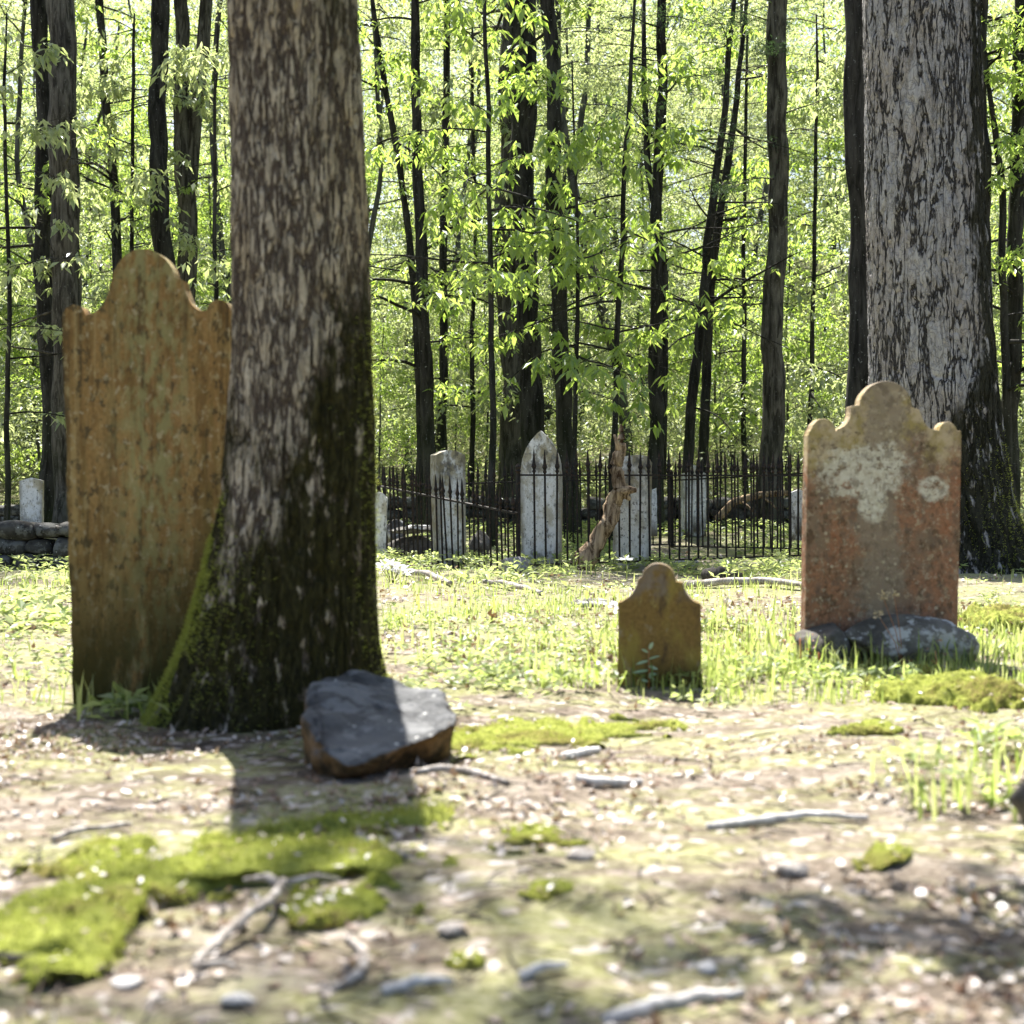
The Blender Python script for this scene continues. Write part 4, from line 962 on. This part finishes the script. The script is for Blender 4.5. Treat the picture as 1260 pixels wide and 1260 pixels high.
# ------------------------------------------------------------------ forest floor: moss, grass, weeds, litter, sticks
def moss_mound(label, pts, h, seed, nf=5000, name="moss_cushion", L=.011):
    """ragged cushion round a loop of photo pixels on the ground"""
    P = np.array([G(*p)[:2] for p in pts]); c0 = P.mean(0); n = 150
    k = len(P); t = np.linspace(0, k, n, endpoint=False); i = t.astype(int); f = (t - i)[:, None]; a, b, c_, e = P[(i - 1) % k], P[i % k], P[(i + 1) % k], P[(i + 2) % k]
    C = .5 * (2 * b + (c_ - a) * f + (2 * a - 5 * b + 4 * c_ - e) * f ** 2 + (3 * b - a - 3 * c_ + e) * f ** 3)
    nr = 46; rr = np.linspace(0, 1.55, nr)[:, None, None]
    XY = c0 + (C[None] - c0) * rr; x_, y_ = XY[..., 0], XY[..., 1]; q = np.repeat(rr[..., 0], n, 1); z0 = gh(x_, y_)
    e = .62 * fbm(x_ * 5, y_ * 5, seed, seed, 3) + .55 * fbm(x_ * 17, y_ * 17, seed, seed + 3, 4, .6)
    lvl = sstep(1.25, .35, q) - .24 + e * (.25 + .5 * q)                       # below zero: bare ground shows
    hh = np.where(lvl > 0, h * np.clip(lvl * 1.6, 0, 1.25) ** .6 * (1 + .22 * fbm(x_ * 30, y_ * 30, 0, seed + 7, 3)), -.03)
    V = np.stack([x_ - c0[0], y_ - c0[1], z0 + hh + .002], -1).reshape(-1, 3)
    i = np.arange(nr - 1)[:, None] * n; j = np.arange(n)[None, :]; j2 = (j + 1) % n
    Q = np.stack([i + j, i + n + j, i + n + j2, i + j2], -1).reshape(-1, 4)[n:]; ok = (lvl.reshape(-1)[Q] > 0).any(1); Q = Q[ok]
    T = np.stack([np.zeros(n, int), n + np.arange(n), n + (np.arange(n) + 1) % n], -1)
    t_ = thing(name, label, "moss", (c0[0], c0[1], 0)); o = mesh_np("moss_bed", V, [Q, T], MOSS, t_); rng = R(seed)
    def up_(c, nn): return (c[:, 2] > gh(c[:, 0] + c0[0], c[:, 1] + c0[1]) + .001) + 1e-7
    p_, n_ = surf_samples(o, nf, rng, up_); fuzz(p_, n_ * np.array([1, 1, 1.2]), rng, L, .0034, FUZZ, "moss_fuzz", t_, kind="stuff")
    k = max(8, nf // 170); p_, n_ = surf_samples(o, k, rng, up_); az = rng.uniform(0, 2 * PI, k); l = rng.uniform(.008, .026, k)[:, None]; ti = rng.normal(0, .3, k)
    D = np.stack([np.cos(az), np.sin(az), ti], -1); Sd = np.stack([-np.sin(az), np.cos(az), rng.normal(0, .3, k)], -1); p_ = p_ + np.array([0, 0, L * .7])
    Vq = np.stack([p_ - D * l / 2, p_ - Sd * l * .22, p_ + D * l / 2, p_ + Sd * l * .22], 1).reshape(-1, 3)
    fl_ = mesh_np("leaf_flecks", Vq, [np.arange(k * 4).reshape(-1, 4)], LITTER, t_, False, rnd=np.repeat(rng.random(k), 4)); fl_["kind"] = "stuff"
moss_mound("long bright green moss bank crossing the lower left of the foreground", [(-90, 1165), (-60, 1125), (-10, 1112), (90, 1088), (180, 1068), (300, 1050), (420, 1033), (480, 1046), (470, 1072), (380, 1088), (290, 1092), (240, 1112), (165, 1130), (150, 1165), (60, 1188), (0, 1192), (-60, 1190)], .026, 1, 30000)
moss_mound("rounded bright green moss cushion in front of the moss bank, right of the forked stick", [(345, 1122), (400, 1102), (460, 1104), (485, 1122), (440, 1142), (370, 1155), (330, 1145)], .02, 2, 8000)
moss_mound("olive moss cushion just right of the blue grey slab", [(556, 914), (590, 898), (650, 890), (730, 892), (800, 902), (760, 912), (650, 922), (580, 926)], .018, 3, 9000)
moss_mound("domed green moss mound in front of the red brown gravestone", [(1080, 858), (1110, 846), (1180, 842), (1245, 850), (1252, 862), (1200, 868), (1120, 870)], .045, 4, 12000)
moss_mound("small green moss tuft in the middle of the bare foreground", [(618, 1030), (650, 1022), (690, 1024), (700, 1036), (660, 1046), (625, 1043)], .014, 5, 4000)
moss_mound("tiny green moss tuft near the bottom, above the white stick", [(545, 1188), (570, 1180), (598, 1186), (590, 1198), (556, 1200)], .012, 6, 1800)
moss_mound("small moss tuft on the bare ground at right, below the grass clump", [(1064, 1058), (1085, 1046), (1110, 1050), (1105, 1062), (1075, 1068)], .014, 7, 2000)
moss_mound("low moss tuft above the grassy clump, right of the middle", [(1035, 903), (1070, 893), (1100, 898), (1085, 906), (1050, 908)], .02, 8, 2500)
moss_mound("thin dark moss strip just above the long moss bank's right end", [(424, 1024), (445, 1015), (472, 1020), (462, 1028), (436, 1030)], .012, 9, 1500)
moss_mound("twin small moss tufts between the long stick and the white stick", [(645, 1093), (675, 1085), (715, 1090), (705, 1102), (665, 1104)], .010, 10, 2000)
moss_mound("brownish moss hump behind the red brown gravestone, below the huge grey tree", [(1185, 768), (1215, 756), (1262, 758), (1290, 770), (1240, 780), (1200, 780)], .06, 11, 2500)

# sticks
stick("forked_stick", "grey forked stick lying on the moss in the left foreground", [gp(236, 1202, .015), gp(285, 1168, .03), gp(325, 1138, .035), gp(348, 1108, .03)], [.006, .009, .0085, .007], STICK, 1, "stick",
      [(.03, gp(300, 1205, .01), .006), (.95, gp(420, 1098, .02), .006), (.92, gp(300, 1098, .02), .009)])
stick("curved_root", "thin curved root in a loop left of the bottom white stick", [gp(400, 1226, .004), gp(436, 1212, .01), gp(447, 1190, .012), gp(438, 1170, .008), gp(424, 1162, .004)], [.006, .008, .007, .005], STICK, 2, "root")
stick("dark_stick", "long dark stick across the bottom left, under the moss bank", [gp(-30, 1188, .01), gp(40, 1194, .014), gp(90, 1196, .01), gp(128, 1197, .006)], [.008, .007, .005], TWIG, 3, "stick")
stick("wood_chip", "chalk white short stick at the bottom, left of centre", [gp(472, 1228, .008), gp(510, 1222, .012), gp(556, 1217, .008)], [.008, .009, .006], PALE, 4, "stick")
stick("wood_chip", "chalk white forked chip at the bottom, right of the other white stick", [gp(640, 1212, .008), gp(668, 1203, .012), gp(698, 1196, .008)], [.008, .008, .004], PALE, 5, "stick")
stick("fallen_stick", "pale thick stick cut by the bottom edge, right of centre", [gp(745, 1262, .006), gp(800, 1248, .008), gp(860, 1237, .008), gp(915, 1226, .004)], [.010, .010, .007], PALE, 6, "stick")
stick("fallen_stick", "long straight pale twig on the bare ground at right, left of the grass clump", [gp(870, 1022, .008), gp(930, 1016, .01), gp(1000, 1010, .01), gp(1070, 1012, .008)], [.008, .009, .006], PALE, 7, "stick")
stick("fallen_stick", "pale bent stick just right of the slab's moss cushion", [gp(710, 964, .01), gp(740, 970, .012), gp(790, 966, .008)], [.01, .011, .007], PALE, 8, "stick")
stick("fallen_stick", "short pale stick below the olive moss cushion", [gp(690, 936, .008), gp(715, 931, .01), gp(737, 927, .008)], [.012, .012, .008], PALE, 9, "stick")
stick("fallen_stick", "weathered grey stick in front of the blue grey slab", [gp(505, 955, .008), gp(550, 952, .012), gp(585, 956, .01), gp(625, 968, .006)], [.008, .010, .006], STICK, 10, "stick")
stick("fallen_stick", "pale twig slanting below the moss bank's right end", [gp(440, 1036, .012), gp(470, 1050, .014), gp(500, 1062, .008)], [.008, .009, .006], STICK, 11, "stick")
stick("fallen_stick", "long bleached branch lying in the grass right of the small brown gravestone", [gp(845, 724, .03), gp(890, 724, .05), gp(950, 722, .05), gp(1000, 726, .03)], [.03, .03, .018], STICK, 12, "branch")
stick("fallen_branch", "dark mossy log in the grass right of the small brown gravestone", [gp(868, 716, .05), gp(885, 717, .06), gp(910, 715, .05)], [.05, .06, .04], TWIG, 13, "log")
stick("fallen_stick", "bleached branch in the grass left of the fence corner", [gp(497, 710, .03), gp(525, 714, .06), gp(555, 722, .03)], [.025, .03, .015], STICK, 14, "branch")
stick("fallen_stick", "bleached branch in the leaf litter below the grave kerb", [gp(595, 722, .03), gp(630, 727, .05), gp(668, 733, .02)], [.02, .025, .015], STICK, 15, "branch")
stick("fallen_stick", "thin grey stick at the left, in the sunlit leaf litter", [gp(62, 1040, .01), gp(100, 1030, .014), gp(160, 1022, .012)], [.007, .008, .005], STICK, 16, "stick")
stick("fallen_branch", "bare branch leaning on the stone wall at the left edge", [gp(-20, 700, .1), gp(5, 694, .16), gp(40, 680, .30), gp(75, 668, .45)], [.02, .018, .01, .006], STICK, 17, "branch")
p = G(290, 1240); rock("flat_stone", "small white flat stone at the bottom left", (p.x, p.y, p.z + .008), (.028, .026, .014), PALE, 31, cat="stone", sub=3)
p = G(155, 1217); rock("flat_stone", "pale oval stone at the bottom left, under the dark stick", (p.x, p.y, p.z + .006), (.03, .018, .01), PALE, 32, cat="stone", sub=3)
p = G(715, 1058); rock("flat_stone", "grey flake of stone in the middle of the bare foreground", (p.x, p.y, p.z + .008), (.036, .028, .014), STICK, 33, cat="stone", sub=3)
p = G(978, 1078); rock("flat_stone", "pinkish flat stone with a dark shadowed edge, right of the middle foreground", (p.x, p.y, p.z + .01), (.034, .026, .016), STICK, 34, cat="stone", sub=3)
p = G(552, 1150); rock("flat_stone", "grey flat stone with a dark edge low in the foreground, left of centre", (p.x, p.y, p.z + .008), (.03, .026, .012), STICK, 35, cat="stone", sub=3)
p = G(870, 1198); rock("flat_stone", "small white stone near the bottom, right of the forked chip", (p.x, p.y, p.z + .006), (.018, .016, .011), PALE, 36, cat="stone", sub=3)

def screen_ground(n, rng, px=(-260, 1520), py=(700, 1330), pw=1.0):
    a = rng.uniform(*px, n); b = py[0] + (py[1] - py[0]) * rng.random(n) ** pw
    z = np.zeros(n)
    for _ in range(8): d_ = F * (CZ - z) / (b - HY); x_ = (a - CX) / F * d_; z = gh(x_, d_)
    return np.stack([x_, d_, z], -1), a, b
# leaf litter
rng = R(401); P, a, b = screen_ground(42000, rng, py=(686, 1340), pw=1.35)
dn = fbm(P[:, 0] * 1.3, P[:, 1] * 1.3, 0, 60, 4)
mossy = (b > 1000) & (a > 430)
keep = rng.random(len(P)) < np.clip(.42 + .8 * dn, .06, 1) * np.where(b < 1010, 1.0, .24) * np.where((b > 700) & (b < 850) & (a > 450), 1.5, 1)
P = P[keep]; k = len(P)
L_ = rng.uniform(.010, .036, k) * np.where(P[:, 1] > 6, 1.7, 1.0); W_ = L_ * rng.uniform(.3, .62, k); az = rng.uniform(0, 2 * PI, k); ti = rng.normal(0, .28, k); ro = rng.normal(0, .35, k)
D = np.stack([np.cos(az) * np.cos(ti), np.sin(az) * np.cos(ti), np.sin(ti)], -1); Sd = np.stack([-np.sin(az), np.cos(az), np.sin(ro)], -1); Nn = np.cross(D, Sd); Nn *= np.sign(Nn[:, 2:3])
P = P + np.array([0, 0, 1]) * (.002 + .05 * ((P[:, 1] > 5.8) & (rng.random(k) < .3)) * rng.random(k) + .35 * L_ * np.abs(np.sin(ti)) + .006 * rng.random(k))[:, None]
cu = (rng.normal(.15, .25, k) * L_)[:, None] * Nn
V = np.stack([P - D * L_[:, None] / 2 + cu, P - D * L_[:, None] * .15 - Sd * W_[:, None] / 2, P + D * L_[:, None] * .25 - Sd * W_[:, None] * .42, P + D * L_[:, None] / 2 + cu, P + D * L_[:, None] * .25 + Sd * W_[:, None] * .42, P - D * L_[:, None] * .15 + Sd * W_[:, None] / 2], 1).reshape(-1, 3)
q = np.arange(k)[:, None] * 6
litter = mesh_np("leaf_litter", V, [np.concatenate([q + np.array([0, 1, 5]), q + np.array([2, 3, 4])]), q + np.array([1, 2, 4, 5])], LITTER, None, False, rnd=np.repeat(rng.random(k) ** 1.15, 6))
tag(litter, "dry tan and whitish fallen leaves strewn over the forest floor", kind="stuff")
# fine debris: twiglets
rng = R(402); P, a, b = screen_ground(2600, rng, py=(715, 1330)); A = Acc()
for p_ in P[:700]:
    az_ = rng.uniform(0, PI); l_ = rng.uniform(.03, .12); dv = np.array([math.cos(az_), math.sin(az_), 0]) * l_; md = p_ + dv * .5 + rng.normal(0, .006, 3); md[2] = p_[2] + .008
    e_ = p_ + dv; e_[2] = float(gh(e_[0], e_[1])) + .004; s_ = p_.copy(); s_[2] += .003
    A.add(*tube(np.array([s_, md, e_]), [.0016, .002, .001], 4, False), rnd=rng.random())
tag(A.build("twig_litter", TWIG, None, True), "fine dark twigs scattered over the forest floor", kind="stuff")

# grass blades
def blades(P, rng, hl, wl, name, label, lean=.5):
    k = len(P); az_ = rng.uniform(0, 2 * PI, k); h = rng.uniform(*hl, k); w_ = rng.uniform(*wl, k); ln = np.abs(rng.normal(0, lean, k))
    D = np.stack([np.cos(az_), np.sin(az_), 0 * az_], -1); Sd = np.stack([-np.sin(az_), np.cos(az_), 0 * az_], -1); U = np.array([0, 0, 1.0])
    p0 = P - U * .004; p1 = P + U * (h * .55)[:, None] + D * (h * ln * .25)[:, None]; p2 = P + U * (h * (1 - .25 * ln))[:, None] + D * (h * ln * .8)[:, None]
    V = np.stack([p0 - Sd * w_[:, None] / 2, p0 + Sd * w_[:, None] / 2, p1 - Sd * w_[:, None] * .42, p1 + Sd * w_[:, None] * .42, p2], 1).reshape(-1, 3); q = np.arange(k)[:, None] * 5
    o = mesh_np(name, V, [q + np.array([0, 1, 3, 2]), q + np.array([2, 3, 4])], GRASS, None, False, rnd=np.repeat(rng.random(k), 5)); return tag(o, label, kind="stuff")
rng = R(410); P, a, b = screen_ground(52000, rng, py=(676, 868))
dn = fbm(P[:, 0] * 1.1, P[:, 1] * .9, 0, 71, 4)
zone = np.where(a < 90, np.where((b < 770), .7, .12), np.where(a < 470, .0, 1.0)) * np.where(b > 840, .5, 1.0)
zone = np.where((a > 1180) & (b < 760), zone * .35, zone)
keep = rng.random(len(P)) < np.clip(.12 + .95 * dn, 0, 1) * zone; P = P[keep]
blades(P, rng, (.03, .10), (.004, .010), "grass", "short bright green grass between the gravestones")
# clumps of longer grass at known spots
rng = R(411); Q_ = []
for (px, py, n, sp) in [(740, 800, 150, .16), (850, 835, 90, .1), (1010, 820, 120, .16), (1130, 825, 160, .22), (1190, 985, 34, .09), (1240, 950, 34, .1), (1150, 1000, 12, .06), (900, 770, 150, .3), (960, 730, 120, .4), (620, 760, 160, .5), (240, 885, 50, .10), (150, 880, 40, .1), (700, 840, 80, .12), (580, 800, 120, .3), (1220, 810, 120, .25), (60, 720, 120, .3), (535, 720, 90, .3), (690, 705, 70, .25), (930, 800, 120, .2)]:
    c_ = G(px, py); xy = rng.normal(0, sp, (n, 2)) * np.array([1.2, 1.2]) + np.array([c_.x, c_.y]); Q_.append(np.column_stack([xy, gh(xy[:, 0], xy[:, 1])]))
blades(np.vstack(Q_), rng, (.06, .17), (.005, .012), "tall_grass", "longer grass blades in clumps at the feet of the gravestones", .6)
# leafy weeds
def weeds(P, rng, L, W, name, label, mat=WEED, n=6, hgt=.03):
    P = P + np.array([0, 0, 1]) * rng.uniform(.005, hgt, len(P))[:, None]
    v_, t_, r_ = leaves(P, rng, n, L, W, (-.75, .2), 1, .008, .1)
    return tag(mesh_np(name, v_, [t_], mat, None, False, rnd=r_), label, kind="stuff")
rng = R(420); P, a, b = screen_ground(12000, rng, py=(676, 880)); dn = fbm(P[:, 0] * 1.0 + 9, P[:, 1] * .9, 0, 81, 4)
zone = np.where(a < 90, .8, np.where(a < 470, .06, 1.0)) * np.where(b > 850, .25, 1); keep = rng.random(len(P)) < .38 * np.clip(.06 + .9 * dn, 0, 1) * zone
weeds(P[keep], rng, .045, .022, "ground_cover", "small bright leafy weeds among the grass", hgt=.05)
rng = R(421); Q_ = []
for (px, py, n, sp) in [(40, 745, 60, .35), (60, 765, 40, .2), (30, 770, 30, .2), (1050, 800, 10, .05), (240, 890, 10, .12), (150, 885, 14, .06), (320, 878, 8, .05), (1215, 975, 5, .08), (1245, 930, 6, .06)]:
    c_ = G(px, py); xy = rng.normal(0, sp, (n, 2)) + np.array([c_.x, c_.y]); Q_.append(np.column_stack([xy, gh(xy[:, 0], xy[:, 1])]))
weeds(np.vstack(Q_), rng, .075, .04, "broad_weeds", "broad leaved bright weeds in loose patches near the gravestones", n=5, hgt=.07)
# inside the fence and beyond
rng = R(422); n = 22000; d_ = rng.uniform(11.5, 23.5, n); x_ = (rng.uniform(-60, 1320, n) - CX) / F * d_; dn = fbm(x_ * .9, d_ * .9, 0, 44, 4)
P = np.stack([x_, d_, gh(x_, d_)], -1)[rng.random(n) < np.clip(.35 + .8 * dn, 0, 1) * np.where((x_ < X(640, 18)) & (d_ > 14), .35, 1) * np.where(d_ < 14.4, .22, 1)]
weeds(P, rng, .075, .034, "low_plants", "bright low plants covering the ground inside and behind the fence", hgt=.14)

# single plants
def flower_stem(name, label, base, heads, cat="plant", smat=RUSSET, headmat=BUFF, r=.0016, hr=.011):
    b = Vector(base); t = thing(name, label, cat, b)
    for (x_, y_, z_) in heads:
        P = np.array([(0, 0, -.01), ((x_ - b.x) * .35, (y_ - b.y) * .4, (z_ - b.z) * .5), (x_ - b.x, y_ - b.y, z_ - b.z)]); A = Acc(); A.add(*tube(P, [r, r, r * .7], 5)); A.build("stem", smat, t)
        rng = R(int(abs(x_) * 1000)); hd = []
        v_, t_, r_ = leaves(np.repeat([[x_ - b.x, y_ - b.y, z_ - b.z]], 5, 0), rng, 8, hr * 1.3, hr * .8, (-1, .6), 1, hr * .35); mesh_np("flower_head", v_, [t_], headmat, t, False, rnd=r_)
    return t
b = G(1112, 822); dF = b.y
flower_stem("dry_flower", "thin stems with round buff seed heads in front of the red brown gravestone", b, [(X(1087, dF), dF, Z(735, dF)), (X(1102, dF), dF + .02, Z(732, dF)), (X(1080, dF), dF - .02, Z(757, dF))])
# milkweed-like plant before the small stone
b = G(798, 848); t = thing("young_plant", "young plant with pale oval leaves in pairs in front of the small brown gravestone", "plant", b); dF = b.y
A = Acc(); A.add(*tube(np.array([(0, 0, -.01), (.004, 0, .07), (.0, 0, .145)]), [.003, .0025, .0015], 6)); A.build("stem", RUSSET, t)
def oval(A, p, d, L, W, n=8):
    d = np.array(d, float); d /= np.linalg.norm(d); s = np.cross(d, [0, -.5, 1]); s /= np.linalg.norm(s); k = np.linspace(0, 1, n); w_ = W / 2 * np.sin(PI * k ** .85) ** .7
    c_ = np.array(p) + d * (k * L)[:, None]; c_[:, 2] -= .12 * L * k ** 2; nn = np.cross(d, s)
    V = np.concatenate([c_ - s * w_[:, None] + nn * .1 * W, c_ - nn * .02 * W, c_ + s * w_[:, None] + nn * .1 * W]); i = np.arange(n - 1)
    A.add(V, [np.concatenate([np.stack([i, i + 1, n + i + 1, n + i], -1), np.stack([n + i, n + i + 1, 2 * n + i + 1, 2 * n + i], -1)])], R(int(L * 1e4)).random())
for (z_, dx, dz, L, W) in [(.145, .5, 1.0, .035, .02), (.135, -1, .6, .03, .018), (.11, 1, .45, .045, .014), (.105, -1, -.15, .05, .016), (.085, 1, -.2, .035, .02), (.07, -1, -.02, .06, .018), (.055, 1, .2, .03, .018), (.05, 1, -.5, .026, .016), (.03, -.6, .2, .03, .02)]:
    A = Acc(); oval(A, (0, -.004, z_), (dx, -.25, dz), L, W); A.build("leaf", WAXY, t, True)
# white lilies
def lily(label, base, heads, L, seed):
    t = thing("white_flower", label, "flower", base); rng = R(seed)
    for (dx, dy, dz) in heads:
        A = Acc(); A.add(*tube(np.array([(0, 0, -.02), (dx * .6, dy * .6, dz * .6), (dx, dy, dz)]), [.005, .004, .003], 5)); A.build("stem", WEED, t)
        A = Acc()
        for k in range(6):
            a_ = k * PI / 3 + rng.random() * .4; oval(A, (dx, dy, dz), (math.cos(a_), math.sin(a_), rng.uniform(.1, .7)), L * rng.uniform(.8, 1.2), L * .28)
        A.build("flower", PETAL, t, True)
    return t
b = G(483, 714)
lily("clump of spidery white lilies beside the ridged tree, left of the fence", b, [(-.07, 0, .15), (-.02, .02, .17), (.03, .0, .14), (.07, -.02, .11), (.11, .0, .07), (0, -.05, .11), (-.10, 0, .12), (.05, -.04, .09)], .10, 5)
b = G(771, 712)
lily("single white flower on a stem before the lettered white gravestone", b, [(0, 0, .17)], .085, 6)
b = G(612, 1010)
# rust coloured stems in front of the red stone and by the small one
for i, (px, py, h) in enumerate([(985, 822, .12), (1026, 822, .09), (1008, 824, .07), (1152, 826, .08)]):
    b = G(px, py); t = tag(None or thing("sorrel_stem", ["tall russet stem beside the dark rough stone under the red brown gravestone", "russet stem in the gap between the two stones of the red brown gravestone", "short russet stem in front of the dark rough stone", "short russet stem in front of the lichen whitened stone"][i], "plant", b))
    A = Acc(); A.add(*tube(np.array([(0, 0, -.01), (.004, 0, h * .5), (.0, .004, h)]), [.0045, .005, .003], 6, True, .3, i)); A.build("stem", RUSSET, t)
    v_, t_, r_ = leaves(np.array([[0, 0, h * .35], [0, 0, h * .7], [0, 0, h]]), R(i), 4, .018, .010, (-.6, .3)); mesh_np("leaves", v_, [t_], RUSSET, t, False, rnd=r_)
# unseen tree added outside the right edge to shade the lower right corner
ot = thing("added_shade_tree", "added unseen tree outside the right edge, its limbs aimed to shade the lower right ground", "tree", (2.5, 4.2, float(gh(2.5, 4.2)) - .05))
(V_, F_), pO = trunk_mesh([(0, 0, 0), (.02, 0, 3), (.1, 0, 7)], [.13, .11, .05], 9, 18, .12); A = Acc(); A.add(V_, F_)
rng = R(33); B, lp = limbs(rng, pO, 2.8, 5.0, 12, 2.3, (.1, .4), .022, 6, az=(math.radians(158), math.radians(205))); A.add(np.vstack(B.V), [np.vstack(q) for q in B.F.values()])
B, lp2 = limbs(rng, pO, 4.5, 6.8, 12, 1.6, (.1, .6), .03, 5); A.add(np.vstack(B.V), [np.vstack(q) for q in B.F.values()])
A.build("trunk", BARK, ot); v_, t_, r_ = leafy(rng, lp + lp2, 2.2, 1.0, 5, .10, .05); mesh_np("crown", v_, [t_], LEAF, ot, False, rnd=r_)
